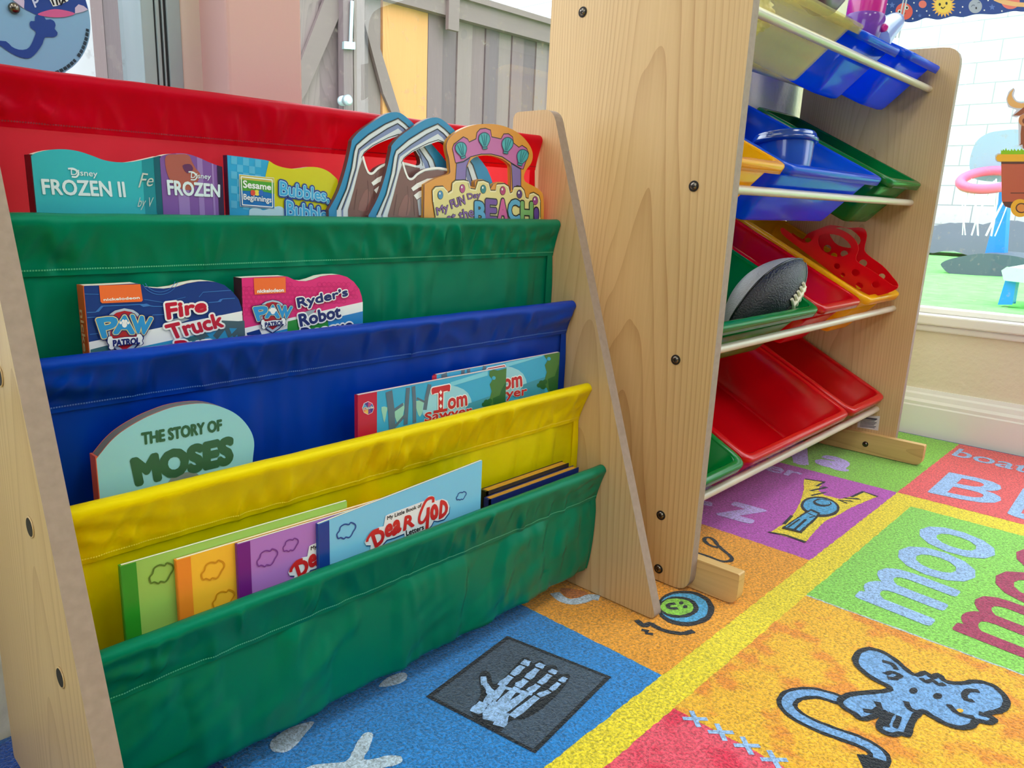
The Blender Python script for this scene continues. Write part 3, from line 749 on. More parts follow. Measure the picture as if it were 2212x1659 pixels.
# blue and yellow board book
Z = lambda l: zoom(l, 480, 320, 8.508)
sky = cm('sky_blue', (38, 160, 218)); skl = cm('sky_light', (84, 178, 226)); yel = cm('acid_yellow', (206, 200, 10)); lim = cm('lime_green', (74, 160, 50)); mid = cm('mid_blue', (0, 110, 190)); olive = cm('khaki', (196, 180, 80)); cloud = cm('cloud', (180, 214, 236))
root, pl, out = book('board_book', 'blue checked and yellow board book with a bubbles title in the top pocket', -.1090, .0062, Z([(92, 128), (400, 165), (700, 205), (855, 235), (960, 300), (1100, 350), (1280, 378), (1450, 365), (1600, 345), (1780, 360), (1950, 430), (2100, 560), (2120, 600)]), zp, sky, NV, curve=4)
c = slab(root, pl, out, .0062, sky, cm('spine_plum', (52, 34, 70)), paperm)
for r in range(7):
    for q in range(7):
        if (r + q) % 2: continue
        x, y = 160 + q * 110, 150 + r * 135 + q * 14
        if x > 700: continue
        c.poly(pl, Z([(x, y), (x + 110, y + 14), (x + 112, y + 149), (x + 2, y + 135)]), H, skl)
tp = sorted([p for p in out if p[1] > zp + .05]); xA = pl.at(*Z([(855, 235)])[0])[0]
xb_ = pl.at(*Z([(790, 520)])[0])
yl = [xb_, pl.at(*Z([(960, 1100)])[0]), (pl.at(*Z([(960, 1100)])[0])[0], zp), (tp[-1][0], zp)] + [p for p in tp[::-1] if p[0] >= xA]
c.tris(pl, [yl], H * 2, yel)
c.poly(pl, Z([(490, 1215), (500, 1130), (580, 1100), (700, 1120), (760, 1140), (960, 1080), (1060, 1070), (1140, 1130), (1150, 1260), (1150, 1400), (490, 1400)]), H * 3, cloud, curve=3)
c.poly(pl, Z([(300, 480), (945, 545), (960, 1120), (322, 1070)]), H * 4, WH)
c.poly(pl, Z([(308, 490), (936, 552), (950, 1112), (330, 1062)]), H * 5, mid)
c.poly(pl, Z([(308, 490), (936, 552), (938, 640), (312, 570)]), H * 6, olive)
c.poly(pl, Z([(312, 570), (938, 635), (945, 840), (760, 800), (600, 790), (330, 780)]), H * 6, lim)
for a, d in ((((335, 525), (905, 585)), 8), (((905, 585), (915, 1085)), 8), (((915, 1085), (360, 1040)), 8), (((360, 1040), (335, 525)), 8)):
    c.stroke(pl, Z(a), .0009, H * 7, WH, curve=0)
c.text(pl, 'Sesame', Z([(375, 725), (880, 770), (880, 665), (370, 590)]), H * 8, WH, bold=.03)
c.text(pl, 'Beginnings', Z([(380, 975), (890, 1030), (890, 900), (378, 840)]), H * 8, WH, bold=.02)
for cx_, m in ((550, cm('block_red', (222, 74, 60))), (625, cm('block_yellow', (236, 214, 80))), (700, cm('block_blue', (40, 100, 200)))):
    c.poly(pl, Z([(cx_ - 36, 775), (cx_ + 36, 782), (cx_ + 36, 868), (cx_ - 36, 860)]), H * 8, m, curve=2)
for body, q in (('Bubbles,', [(1050, 900), (1945, 1020), (1945, 780), (1050, 610)]), ('Bubble', [(1175, 1250), (1920, 1340), (1900, 1120), (1170, 965)])):
    c.text(pl, body, Z(q), H * 8, cm('title_navy', (10, 60, 150)), bold=.13)
    c.text(pl, body, Z(q), H * 9, cm('title_ice', (170, 220, 246)), bold=.055)
    c.text(pl, body, Z(q), H * 10, cm('title_blue', (62, 166, 226)), bold=.015)
c.build('cover', root)
# two matching ark shaped handle books
Z = lambda l: zoom(l, 700, 230, 4.424)
arkb = cm('ark_blue', (36, 136, 190)); arkw = cm('ark_white', (216, 224, 234)); arkl = cm('ark_lavender', (124, 138, 186)); bro = cm('ark_brown', (122, 84, 82)); brd = cm('ark_brown_dark', (98, 62, 62)); edgeb = mat('ark_edge', (104, 70, 70), .6)
def ark(yf, th, dx, dy, label):
    yf += BYO; pl = XZ(yf)
    S = lambda l: Z([(x + dx, y + dy) for x, y in l])
    o = S([(425, 1040), (520, 860), (590, 640), (640, 420), (650, 370), (720, 290), (830, 210), (960, 130), (1040, 106), (1110, 115), (1180, 165), (1260, 240), (1400, 400), (1560, 600), (1640, 840), (1660, 1040)])
    P = [pl.at(*p) for p in o]; P = smooth(P, False, 3)
    zb_ = zp + .0
    sc = P[0]; loop = [(P[0][0], zb_), (P[-1][0], zb_)] + P[::-1]
    hole = smooth([pl.at(*p) for p in S([(750, 520), (800, 465), (900, 405), (1040, 350), (1100, 335), (1160, 360), (1240, 440), (1290, 540), (1290, 610), (1200, 612), (1060, 590), (960, 600), (880, 640), (840, 680), (800, 670), (765, 600)])], True, 3)
    root = thing('handle_book', (sum(p[0] for p in P) / len(P), yf + th / 2, zb_), label, 'book', 'ark shaped handle books')
    ct = .0012
    b = MB(); b.prism(pl, [loop, hole], -th + ct, -ct, edgeb); b.build('pages', root)
    c = MB(); c.prism(pl, [loop, hole], -ct, 0, arkb, edgeb); c.prism(pl, [loop, hole], -th, -th + ct, arkb, edgeb)
    inner = lambda l: smooth([pl.at(*p) for p in S(l)], True, 1)
    white = [(500, 1040), (590, 840), (640, 640), (665, 480), (685, 420), (800, 320), (960, 220), (1085, 165), (1150, 215), (1220, 285), (1330, 430), (1420, 560), (1500, 800), (1520, 1040)]
    def band(pts, h, m):
        q = [pl.at(*p) for p in S(pts)]; q2 = [(q[0][0], zb_ + .001)] + [(q[-1][0], zb_ + .001)] + q[::-1]
        c.tris(pl, [q2, hole], h, m)
    band(white, H, arkw)
    band([(545, 1040), (620, 840), (680, 640), (700, 500), (708, 460), (820, 370), (980, 265), (1080, 215), (1140, 260), (1200, 330), (1290, 460), (1370, 580), (1440, 800), (1460, 1040)], H * 2, arkl)
    band([(560, 1040), (636, 840), (690, 650), (712, 515), (725, 480), (840, 400), (990, 315), (1085, 262), (1130, 300), (1180, 370), (1260, 490), (1330, 600), (1400, 800), (1420, 1040)], H * 3, arkw)
    for w_, pts in ((.0011, white), (.0009, [(545, 1040), (620, 840), (680, 640), (700, 500), (708, 460), (820, 370), (980, 265), (1080, 215), (1140, 260), (1200, 330), (1290, 460), (1370, 580), (1440, 800)]), (.0007, [(735, 540), (760, 490), (840, 425), (990, 350), (1088, 318), (1150, 345), (1230, 420), (1300, 520), (1320, 620)])):
        c.stroke(pl, S(pts), w_, H * 4, BK, curve=0)
    # brown boarded door with a white scalloped sill and a white column
    dq = [pl.at(*p) for p in S([(605, 1040), (660, 850), (710, 650), (740, 560), (760, 620), (790, 690), (830, 700), (880, 665), (960, 620), (1080, 605), (1200, 625), (1290, 640), (1300, 1040)])]
    c.tris(pl, [[(dq[0][0], zb_ + .001)] + [(dq[-1][0], zb_ + .001)] + dq[:0:-1] + [dq[0]]], H * 5, bro)
    for l in ([(690, 840), (660, 1040)], [(790, 760), (800, 900), (780, 1040)], [(870, 700), (850, 860), (860, 1040)]): c.stroke(pl, S(l), .0008, H * 6, brd, curve=2)
    c.poly(pl, S([(700, 1040), (740, 900), (790, 840), (820, 920), (800, 1040)]), H * 6, cm('ark_rose', (142, 94, 92)), curve=2)
    c.stroke(pl, S([(745, 530), (770, 620), (800, 685), (840, 690), (900, 635), (980, 600), (1100, 590), (1250, 625)]), .0022, H * 7, WH, curve=3)
    c.poly(pl, S([(825, 780), (880, 735), (980, 690), (1090, 680), (1090, 720), (1000, 735), (900, 775), (845, 810)]), H * 7, WH)
    c.poly(pl, S([(850, 850), (900, 810), (1000, 780), (1090, 770), (1090, 830), (960, 840), (880, 890)]), H * 7, WH)
    c.poly(pl, S([(885, 895), (950, 850), (950, 1040), (900, 1040)]), H * 7, cm('column_grey', (186, 196, 214)))
    c.poly(pl, S([(955, 850), (1100, 830), (1100, 1040), (955, 1040)]), H * 7, cm('ink_navy', (30, 32, 52)))
    c.stroke(pl, S([(912, 880), (925, 1040)]), .001, H * 8, arkl, curve=0)
    c.build('cover', root)
ark(-.1150, .0056, -380, -52, 'blue and white ark shaped handle book, the further left of the matching pair')
ark(-.1208, .0056, 0, 0, 'blue and white ark shaped handle book, tucked behind the orange castle book')
# castle book
org = cm('castle_orange', (222, 152, 58)); pnk = cm('castle_pink', (196, 108, 176)); ppl = cm('castle_purple', (132, 112, 182)); snd = cm('castle_sand', (226, 214, 148)); sea = cm('shell_teal', (70, 172, 186))
pl = XZ(-.1263 + BYO); th = .0052
o = [(960, 745), (1060, 690), (1150, 660), (1200, 640), (1205, 600), (1195, 500), (1175, 420), (1175, 350), (1210, 290), (1300, 225), (1420, 180), (1550, 166), (1680, 178), (1800, 220), (1900, 290), (1970, 380), (1995, 460), (1980, 540), (1930, 610), (1910, 670), (1925, 720), (2000, 760), (2060, 800), (2095, 860), (2100, 1050)]
P = smooth([pl.at(*p) for p in Z(o)], False, 3); loop = [(P[0][0], zp), (P[-1][0], zp)] + P[::-1]
hole = [pl.at(*p) for p in smooth(Z([(1360, 700), (1355, 620), (1385, 540), (1430, 490), (1500, 470), (1600, 470), (1700, 500), (1770, 550), (1785, 600), (1785, 800), (1760, 815), (1740, 740), (1680, 720), (1620, 740), (1590, 790), (1560, 770), (1530, 700), (1470, 700), (1440, 720), (1440, 770), (1400, 760), (1380, 710)]), True, 2)]
root = thing('castle_book', ((P[0][0] + P[-1][0]) / 2, -.1263 + BYO + th / 2, zp), 'orange and pink sandcastle shaped handle book about a day at the beach', 'book')
ct = .0012
b = MB(); b.prism(pl, [loop, hole], -th + ct, -ct, mat('castle_edge', (196, 140, 60), .6)); b.build('pages', root)
c = MB(); c.prism(pl, [loop, hole], -ct, 0, org, mat('castle_side', (112, 84, 110), .5)); c.prism(pl, [loop, hole], -th, -th + ct, org)
arch = [(1255, 540), (1225, 400), (1240, 360), (1330, 290), (1370, 310), (1385, 340), (1450, 310), (1460, 250), (1490, 215), (1540, 208), (1590, 225), (1600, 290), (1690, 310), (1715, 262), (1760, 260), (1800, 290), (1810, 350), (1860, 390), (1890, 372), (1935, 400), (1955, 450), (1900, 600), (1870, 590), (1790, 540), (1700, 480), (1600, 455), (1500, 455), (1400, 480), (1330, 525)]
c.poly(pl, Z(arch), H, pnk); c.stroke(pl, Z(arch), .0009, H * 2, BK, curve=0, closed=True)
leg1 = [(1265, 545), (1330, 530), (1395, 490), (1360, 570), (1352, 700), (1255, 700)]; leg2 = [(1785, 545), (1880, 600), (1880, 760), (1840, 755), (1800, 800), (1792, 600)]
for l in (leg1, leg2): c.poly(pl, Z(l), H, ppl); c.stroke(pl, Z(l), .0008, H * 2, BK, curve=0, closed=True)
sand = [(1060, 1060), (1035, 900), (1030, 800), (1060, 765), (1130, 760), (1165, 800), (1175, 825), (1215, 800), (1220, 730), (1250, 705), (1330, 700), (1370, 710), (1385, 780), (1440, 790), (1465, 710), (1520, 705), (1570, 725), (1590, 800), (1640, 800), (1650, 740), (1720, 735), (1760, 760), (1775, 825), (1800, 815), (1815, 765), (1880, 765), (1910, 800), (1925, 870), (1955, 880), (1965, 830), (2000, 820), (2050, 850), (2065, 900), (2065, 1060)]
q = [pl.at(*p) for p in Z(sand)]
c.tris(pl, [[(q[0][0], zp + .001)] + [(q[-1][0], zp + .001)] + q[:0:-1] + [q[0]]], H * 3, snd)
c.stroke(pl, Z(sand), .001, H * 4, BK, curve=0); c.stroke(pl, Z([(x + (8 if x < 1500 else -4), y + 14) for x, y in sand[1:-1]]), .0012, H * 4, cm('cream', (246, 240, 206)), curve=0)
for cx_, cy_, r in ((1308, 415, -.25), (1528, 325, -.05), (1745, 370, .2), (1888, 485, .3)):
    S2 = lambda l: Z([(cx_ + x * math.cos(r) - y * math.sin(r), cy_ + x * math.sin(r) + y * math.cos(r)) for x, y in l])
    sh = [(-20, 60), (-48, 10), (-52, -30), (-35, -62), (0, -75), (35, -62), (52, -30), (48, 10), (20, 60), (22, 80), (-22, 80)]
    c.poly(pl, S2(sh), H * 5, sea, curve=3); c.stroke(pl, S2(sh), .0008, H * 6, cm('shell_ink', (20, 70, 90)), curve=3, closed=True)
    for a in (-26, 0, 26): c.stroke(pl, S2([(a, -58), (a * .3, 50)]), .0007, H * 7, cm('shell_line', (30, 110, 130)), curve=0)
    c.stroke(pl, S2([(-18, 62), (18, 62)]), .0009, H * 7, cm('shell_ink', (20, 70, 90)), curve=0)
for cx_, cy_, m in ((1107, 845, 'gem_blue'), (1317, 785, 'gem_pink'), (1517, 790, 'gem_teal'), (1703, 805, 'gem_rose'), (1862, 838, 'gem_violet'), (2013, 900, 'gem_plum')):
    g = cm(m, {'gem_blue': (70, 140, 190), 'gem_pink': (180, 70, 140), 'gem_teal': (40, 130, 140), 'gem_rose': (180, 60, 120), 'gem_violet': (90, 60, 130), 'gem_plum': (150, 70, 140)}[m])
    c.ell(pl, Z([(cx_, cy_)])[0], 6.2, 9.6, H * 5, BK); c.ell(pl, Z([(cx_, cy_)])[0], 5.4, 8.8, H * 6, g); c.ell(pl, Z([(cx_ - 7, cy_ - 14)])[0], 1.6, 2.6, H * 7, WH)
vio = cm('letter_violet', (132, 88, 164))
for body, q_, m in (('My', [(1080, 1060), (1190, 1010), (1175, 920), (1065, 970)], vio), ('FUN', [(1215, 975), (1345, 930), (1330, 850), (1195, 900)], vio), ('Day', [(1375, 905), (1490, 880), (1490, 815), (1360, 835)], vio), ('at the', [(1175, 1105), (1430, 1050), (1410, 960), (1165, 1030)], vio)):
    c.text(pl, body, Z(q_), H * 5, BK, bold=.06); c.text(pl, body, Z(q_), H * 6, m, bold=.02)
for ch, x0, x1, y0, m in (('B', 1440, 1530, 915, 'l_blue'), ('E', 1545, 1640, 895, 'l_purple'), ('A', 1660, 1745, 890, 'l_pink'), ('C', 1760, 1860, 895, 'l_sky'), ('H', 1880, 1985, 915, 'l_green'), ('!', 2008, 2040, 975, 'l_violet')):
    g = cm(m, {'l_blue': (80, 160, 210), 'l_purple': (110, 70, 160), 'l_pink': (206, 90, 160), 'l_sky': (90, 170, 215), 'l_green': (120, 176, 110), 'l_violet': (90, 60, 150)}[m])
    q_ = [(x0, y0 + 190), (x1, y0 + 195), (x1, y0 + 8), (x0, y0)]
    c.text(pl, ch, Z(q_), H * 5, BK, bold=.09); c.text(pl, ch, Z(q_), H * 6, g, bold=.045)
c.build('cover', root)
# ---- second pocket: two rescue team board books
def rescue(label, yf, th, Z, top, bg, bg2, kids, lines, tabq, logo, band, spine, spine_text, hexes=False):
    root, pl, out = book('board_book', label, yf, th, Z(top), POCKET[1] + .001, bg, spine, group='rescue board books in the second pocket')
    c = slab(root, pl, out, th, bg, spine, paperm)
    z0 = POCKET[1] + .001
    # white slanting band with a picture area below
    bl, br, w_ = band
    A, B_ = pl.at(*Z([bl])[0]), pl.at(*Z([br])[0])
    xs = min(p[0] for p in out); xe = max(p[0] for p in out)
    f = lambda x: A[1] + (B_[1] - A[1]) * (x - A[0]) / (B_[0] - A[0])
    c.tris(pl, [[(xs, z0), (xe, z0), (xe, f(xe)), (xs, f(xs))]], H, WH)
    c.tris(pl, [[(xs, z0), (xe, z0), (xe, f(xe) - w_), (xs, f(xs) - w_)]], H * 2, bg2)
    kids(c, pl, Z)
    if hexes:
        for r in range(9):
            for q in range(26):
                cx_, cy_ = 130 + q * 80 + (r % 2) * 40, 190 + r * 70
                p = pl.at(*Z([(cx_, cy_)])[0])
                if p[1] < f(p[0]) + .004: continue
                tp = sorted(out, key=lambda o_: abs(o_[0] - p[0]) + (0 if o_[1] > z0 + .01 else 9))[0]
                if p[1] > tp[1] - .006 or p[0] > xe - .006: continue
                hx_ = [(cx_ + 36 * math.cos(PI / 6 + k * PI / 3), cy_ + 36 * math.sin(PI / 6 + k * PI / 3)) for k in range(6)]
                c.stroke(pl, Z(hx_), .0003, H * 1.5, cm('hex_line', (190, 20, 110)), curve=0, closed=True)
    # orange tab with the lettering
    c.poly(pl, Z(tabq[0]), H * 3, cm('tab_orange', (240, 112, 52))); c.text(pl, 'nickelodeon', Z(tabq[1]), H * 4, WH, bold=.05)
    # shield emblem
    ox, oy, k = logo
    S = lambda l: Z([(ox + x * k, oy + y * k) for x, y in l])
    shield = [(-210, 60), (-190, -80), (-120, -130), (0, -160), (110, -140), (170, -100), (230, -30), (250, 40), (230, 220), (120, 340), (0, 420), (-120, 340), (-215, 240)]
    c.poly(pl, S([(x * 1.06, y * 1.05) for x, y in shield]), H * 5, NV); c.poly(pl, S(shield), H * 6, cm('shield_silver', (176, 196, 220)))
    c.poly(pl, S([(x * .84, y * .86 + 8) for x, y in shield]), H * 7, cm('shield_red', (176, 24, 38)))
    for ch, q_ in (('P', [(-270, 205), (-120, 175), (-95, -55), (-345, -20)]), ('A', [(-130, 150), (115, 150), (40, -60), (-40, -60)]), ('W', [(130, 140), (280, 165), (345, -35), (85, -70)])):
        c.text(pl, ch, S(q_), H * 8, NV, bold=.115); c.text(pl, ch, S(q_), H * 9, cm('pale_gold', (236, 214, 150)), bold=.08); c.text(pl, ch, S(q_), H * 10, cm('logo_blue', (44, 146, 214)), bold=.05)
    for dx, dy, r in ((-45, 20, 17), (-15, -2, 18), (20, 0, 18), (48, 22, 16), (2, 45, 32)): c.ell(pl, S([(dx - 4, dy)])[0], r * k * (.17 if k > .9 else .13), r * k * (.19 if k > .9 else .145), H * 11, WH)
    bone = [(-215, 235), (-205, 195), (-165, 190), (-140, 220), (0, 200), (140, 195), (150, 170), (190, 160), (215, 185), (225, 215), (215, 245), (225, 280), (195, 300), (160, 285), (0, 290), (-130, 320), (-140, 345), (-175, 355), (-200, 335), (-195, 300), (-215, 270)]
    c.poly(pl, S([(x * 1.05, (y - 255) * 1.08 + 255) for x, y in bone]), H * 12, NV, curve=3); c.poly(pl, S(bone), H * 13, WH, curve=3)
    c.text(pl, 'PATROL', S([(-145, 315), (185, 280), (185, 205), (-150, 240)]), H * 14, NV, bold=.05)
    for body, q_, m, wb in lines:
        c.text(pl, body, Z(q_), H * 8, WH, bold=.13); c.text(pl, body, Z(q_), H * 9, m, bold=.045)
    yf += BYO; sp = PL((xs - .0007, 0, 0), (0, -1, 0), (0, 0, 1))
    zt = max(p[1] for p in out if p[0] < xs + .002)
    c.text(sp, spine_text, [(yy, zz) for yy, zz in (( -yf - th * .75, zt - .018), (-yf - th * .75, zt - .09), (-yf - th * .25, zt - .09), (-yf - th * .25, zt - .018))], H * 2, cm('spine_ink', (232, 200, 160)), bold=.03, world=True)
    c.build('cover', root)
Z4 = lambda l: zoom(l, 160, 590, 5.821)
def art1(c, pl, Z):
    lt = cm('circuit_blue', (60, 120, 200)); ltm = cm('circuit_mid', (24, 74, 160))
    for l, w_ in (([(130, 262), (310, 265)], .0004), ([(160, 495), (270, 490), (340, 415), (860, 392), (1000, 418), (1130, 420)], .0006), ([(165, 560), (300, 550)], .0005), ([(960, 555), (990, 525), (1130, 520)], .0005), ([(195, 770), (330, 755)], .0005), ([(1570, 300), (1620, 240), (1970, 215)], .0005), ([(1690, 370), (1810, 360), (1860, 325), (2020, 315)], .0006), ([(880, 330), (1130, 370), (1400, 300)], .0004)):
        c.stroke(pl, Z(l), w_, H * 1.5, lt, curve=0)
    c.poly(pl, Z([(820, 395), (910, 382), (970, 410), (870, 425)]), H * 1.6, lt); c.poly(pl, Z([(270, 490), (340, 415), (370, 415), (310, 485)]), H * 1.6, lt)
    c.poly(pl, Z([(1800, 362), (1835, 325), (1870, 325), (1840, 362)]), H * 1.6, lt)
    for r in (40, 34): c.stroke(pl, [(345 + r * math.cos(a), 600 + r * .9 * math.sin(a)) for a in [.25 + 2.5 * k / 14 for k in range(15)]], .0004, H * 1.5, lt)
    c.poly(pl, Z([(1150, 600), (1350, 555), (1450, 580), (1300, 640)]), H * 2.5, cm('strap_grey', (150, 164, 182)))
    dk = cm('steel_beam', (70, 96, 110)); gr = cm('engine_green', (60, 110, 120))
    c.poly(pl, Z([(205, 960), (420, 905), (520, 990), (205, 1010)]), H * 2.6, gr)
    c.poly(pl, Z([(1230, 880), (1500, 790), (1640, 740), (1700, 800), (1500, 850), (1250, 900)]), H * 2.6, gr)
    for l, w_ in (([(1850, 640), (2110, 650)], .006), ([(1890, 660), (1770, 810)], .005), ([(1900, 650), (1960, 800)], .004), ([(2090, 600), (2100, 790)], .007), ([(2090, 690), (1990, 790)], .004), ([(1640, 740), (1560, 830)], .007)): c.stroke(pl, Z(l), w_, H * 2.8, dk, curve=0)
rescue('navy board book with red fire truck title, at the left in the second pocket', -.1490, .0125, Z4, [(122, 168), (140, 160), (300, 155), (560, 142), (780, 130), (830, 140), (900, 170), (1000, 188), (1130, 195), (1280, 175), (1420, 130), (1560, 105), (1680, 100), (1780, 112), (1890, 150), (1990, 230), (2070, 330), (2105, 430), (2115, 520), (2115, 560)], cm('rescue_navy', (16, 54, 134)), cm('rescue_cyan', (50, 148, 200)), art1,
       [('Fire', [(1170, 575), (1650, 470), (1640, 330), (1145, 385)], cm('title_red', (190, 16, 54)), 0), ('Truck', [(1215, 825), (1870, 665), (1830, 500), (1135, 660)], cm('title_red', (190, 16, 54)), 0), ('Pup', [(1290, 1090), (1760, 960), (1720, 800), (1260, 860)], cm('title_red', (190, 16, 54)), 0)],
       ([(310, 155), (830, 138), (860, 340), (845, 358), (350, 378), (330, 360)], [(370, 348), (820, 322), (815, 290), (365, 318)]), (625, 600, 1.0), ((195, 865), (2115, 475), .0115), cm('spine_orange', (206, 92, 40)), 'nickelodeon')
Z5 = lambda l: zoom(l, 510, 580, 7.628)
def art2(c, pl, Z):
    c.poly(pl, Z([(1060, 740), (1200, 690), (1310, 670), (1260, 740), (1150, 790)]), H * 2.5, cm('strap_grey', (150, 164, 182)))
    c.poly(pl, Z([(850, 870), (1020, 830), (1500, 800), (1520, 960), (1500, 1000), (840, 1030)]), H * 2.6, cm('tree_green', (40, 140, 60)))
    c.poly(pl, Z([(170, 1060), (380, 1000), (420, 1090), (180, 1100)]), H * 2.6, cm('rescue_navy', (16, 54, 134)))
rescue('pink honeycomb board book with a robot rescue title, second pocket', -.1490, .0125, Z5, [(92, 158), (300, 145), (560, 135), (810, 128), (860, 140), (940, 180), (1040, 205), (1160, 208), (1270, 180), (1400, 130), (1540, 108), (1700, 102), (1830, 140), (1940, 220), (2030, 340), (2070, 460), (2085, 560), (2085, 640)], cm('rescue_pink', (222, 42, 128)), cm('rescue_sky', (36, 132, 204)), art2,
       [('Ryder\u2019s', [(1020, 690), (1830, 480), (1810, 320), (985, 490)], cm('title_navy2', (24, 40, 110)), 0), ('Robot', [(1050, 950), (1710, 790), (1690, 610), (1015, 760)], cm('title_navy2', (24, 40, 110)), 0), ('Rescue', [(1090, 1190), (1910, 1010), (1890, 830), (1060, 990)], cm('title_navy2', (24, 40, 110)), 0)],
       ([(285, 160), (810, 140), (815, 395), (300, 430)], [(345, 400), (780, 380), (775, 325), (345, 345)]), (590, 665, .92), ((165, 975), (2085, 550), .0088), cm('spine_dark', (56, 16, 40)), 'nickelodeon', True)
# ---- third pocket
Z = lambda l: zoom(l, 0, 900, 2.186)
mos = cm('moses_blue', (142, 202, 216)); mgr = cm('moses_green', (44, 92, 66))
root, pl, out = book('board_book', 'pale blue arch topped board book about the story of Moses in the third pocket', -.1800, .011, Z([(455, 200), (480, 168), (520, 120), (570, 75), (640, 30), (720, -10), (830, -48), (960, -62), (1060, -40), (1130, 0), (1180, 60), (1200, 120), (1195, 190), (1190, 240)]), POCKET[2] + .001, mos, mos, curve=4)
c = slab(root, pl, out, .011, mos, cm('moses_spine', (206, 92, 60)), mat('board_core', (110, 112, 112), .7))
c.text(pl, 'THE STORY OF', Z([(672, 132), (1046, 64), (1044, 14), (668, 78)]), H * 2, mgr, bold=.045)
c.text(pl, 'MOSES', Z([(650, 318), (1090, 215), (1095, 100), (625, 205)]), H * 2, mgr, bold=.075)
c.poly(pl, Z([(800, 300), (830, 272), (880, 262), (930, 268), (960, 330), (800, 330)]), H * 2, cm('moses_rock', (120, 132, 128)), curve=3)
c.build('cover', root)
ink = cm('tom_red', (196, 40, 48)); tsky = cm('tom_sky', (58, 168, 216)); tcl = cm('tom_cloud', (120, 204, 232)); ttree = cm('tom_green', (30, 96, 52)); ttree2 = cm('tom_olive', (70, 120, 60)); trunk = cm('tom_trunk', (90, 110, 130)); tban = cm('tom_banner', (190, 28, 60))
def tom(label, yf, th, Z, tl, tr, dx, dy, rear):
    yf += BYO; pl = XZ(yf)
    P = [pl.at(*p) for p in Z([tl, tr])]; zt = (P[0][1] + P[1][1]) / 2; z0 = POCKET[2] + .001
    out = [(P[0][0], z0), (P[1][0], z0), (P[1][0], zt), (P[0][0], zt)]
    root = thing('picture_book', ((P[0][0] + P[1][0]) / 2, yf + th / 2, z0), label, 'book', 'sky blue picture books in the third pocket')
    c = slab(root, pl, out, th, tsky, tban, paperm)
    S = lambda l: Z([(x + dx, y + dy) for x, y in l])
    a = pl.at(*S([(255, 430)])[0])[0]; x0 = P[0][0]
    c.tris(pl, [[(x0, z0), (a, z0), (a, zt), (x0, zt)]], H, tban)
    def cut(l): return [(min(max(pl.at(*p)[0], x0), P[1][0]), min(pl.at(*p)[1], zt)) for p in l]
    for l, w_ in (([(375, 400), (400, 600), (410, 790)], .008), ([(570, 365), (555, 560), (545, 740)], .005), ([(625, 350), (635, 520), (635, 720)], .0045), ([(790, 330), (760, 460), (740, 590)], .005), ([(520, 530), (420, 600)], .003), ([(660, 470), (740, 510)], .002), ([(440, 755), (560, 620)], .003)):
        q = cut(S(l)); c.stroke(pl, q, w_, H * 2, trunk, curve=0, world=True)
    for l in ([(300, 560), (360, 565), (350, 620), (330, 720), (310, 640)], [(430, 590), (530, 520), (520, 640), (480, 740), (450, 700)], [(650, 500), (740, 510), (720, 600), (690, 660), (660, 600)]):
        c.tris(pl, [smooth(cut(S(l)), True, 2)], H * 1.5, cm('tom_foliage', (150, 206, 190)))
    c.tris(pl, [cut(S([(1000, 310), (1380, 190), (1380, 240), (1010, 350)]))], H * 1.5, tcl)
    c.tris(pl, [smooth(cut(S([(780, 400), (1000, 340), (1180, 420), (1200, 600), (900, 660), (720, 640)])), True, 3)], H * 1.6, cm('tom_glow', (150, 210, 230)))
    c.tris(pl, [cut(S([(1170, 530), (1400, 450), (1400, 700), (1100, 800)]))], H * 1.7, cm('tom_hill', (60, 150, 180)))
    tree = [(1400, 195), (1440, 180), (1480, 190), (1570, 165), (1565, 700), (1480, 700), (1420, 560), (1380, 560), (1360, 530), (1400, 470), (1420, 400), (1400, 330), (1430, 280), (1395, 240)]
    c.tris(pl, [cut(S(tree))], H * 2, ttree2); c.tris(pl, [cut(S([(1570, 300), (1520, 380), (1500, 440), (1430, 470), (1440, 560), (1480, 700), (1570, 700)]))], H * 3, ttree)
    for cx_, cy_, r in ((1365, 510, 26), (1400, 500, 24), (1340, 535, 22), (1380, 545, 30)):
        q = S([(cx_, cy_)])[0]; c.ell(pl, q, r / 4.7, r / 4.7, H * 3, ttree)
    c.ell(pl, S([(1440, 265)])[0], 4, 4, H * 3, tsky)
    c.text(pl, 'T', S([(830, 610), (965, 585), (985, 345), (815, 380)]), H * 4, WH, bold=.08); c.text(pl, 'T', S([(830, 610), (965, 585), (985, 345), (815, 380)]), H * 5, ink, bold=.045)
    c.stroke(pl, S([(826, 612), (965, 586)]), .003, H * 5, ink, curve=0); c.stroke(pl, S([(815, 378), (822, 430)]), .003, H * 5, ink, curve=0); c.stroke(pl, S([(985, 348), (980, 400)]), .003, H * 5, ink, curve=0)
    for cy_ in (410, 475, 550): c.poly(pl, S([(897, cy_ - 24), (912, cy_), (897, cy_ + 24), (882, cy_)]), H * 6, WH)
    c.text(pl, 'om', S([(975, 580), (1165, 540), (1160, 440), (975, 480)]), H * 4, WH, bold=.08); c.text(pl, 'om', S([(975, 580), (1165, 540), (1160, 440), (975, 480)]), H * 5, ink, bold=.035)
    c.text(pl, 'Sawyer', S([(735, 735), (1215, 655), (1215, 545), (740, 620)]), H * 4, WH, bold=.07); c.text(pl, 'Sawyer', S([(735, 735), (1215, 655), (1215, 545), (740, 620)]), H * 5, ink, bold=.035)
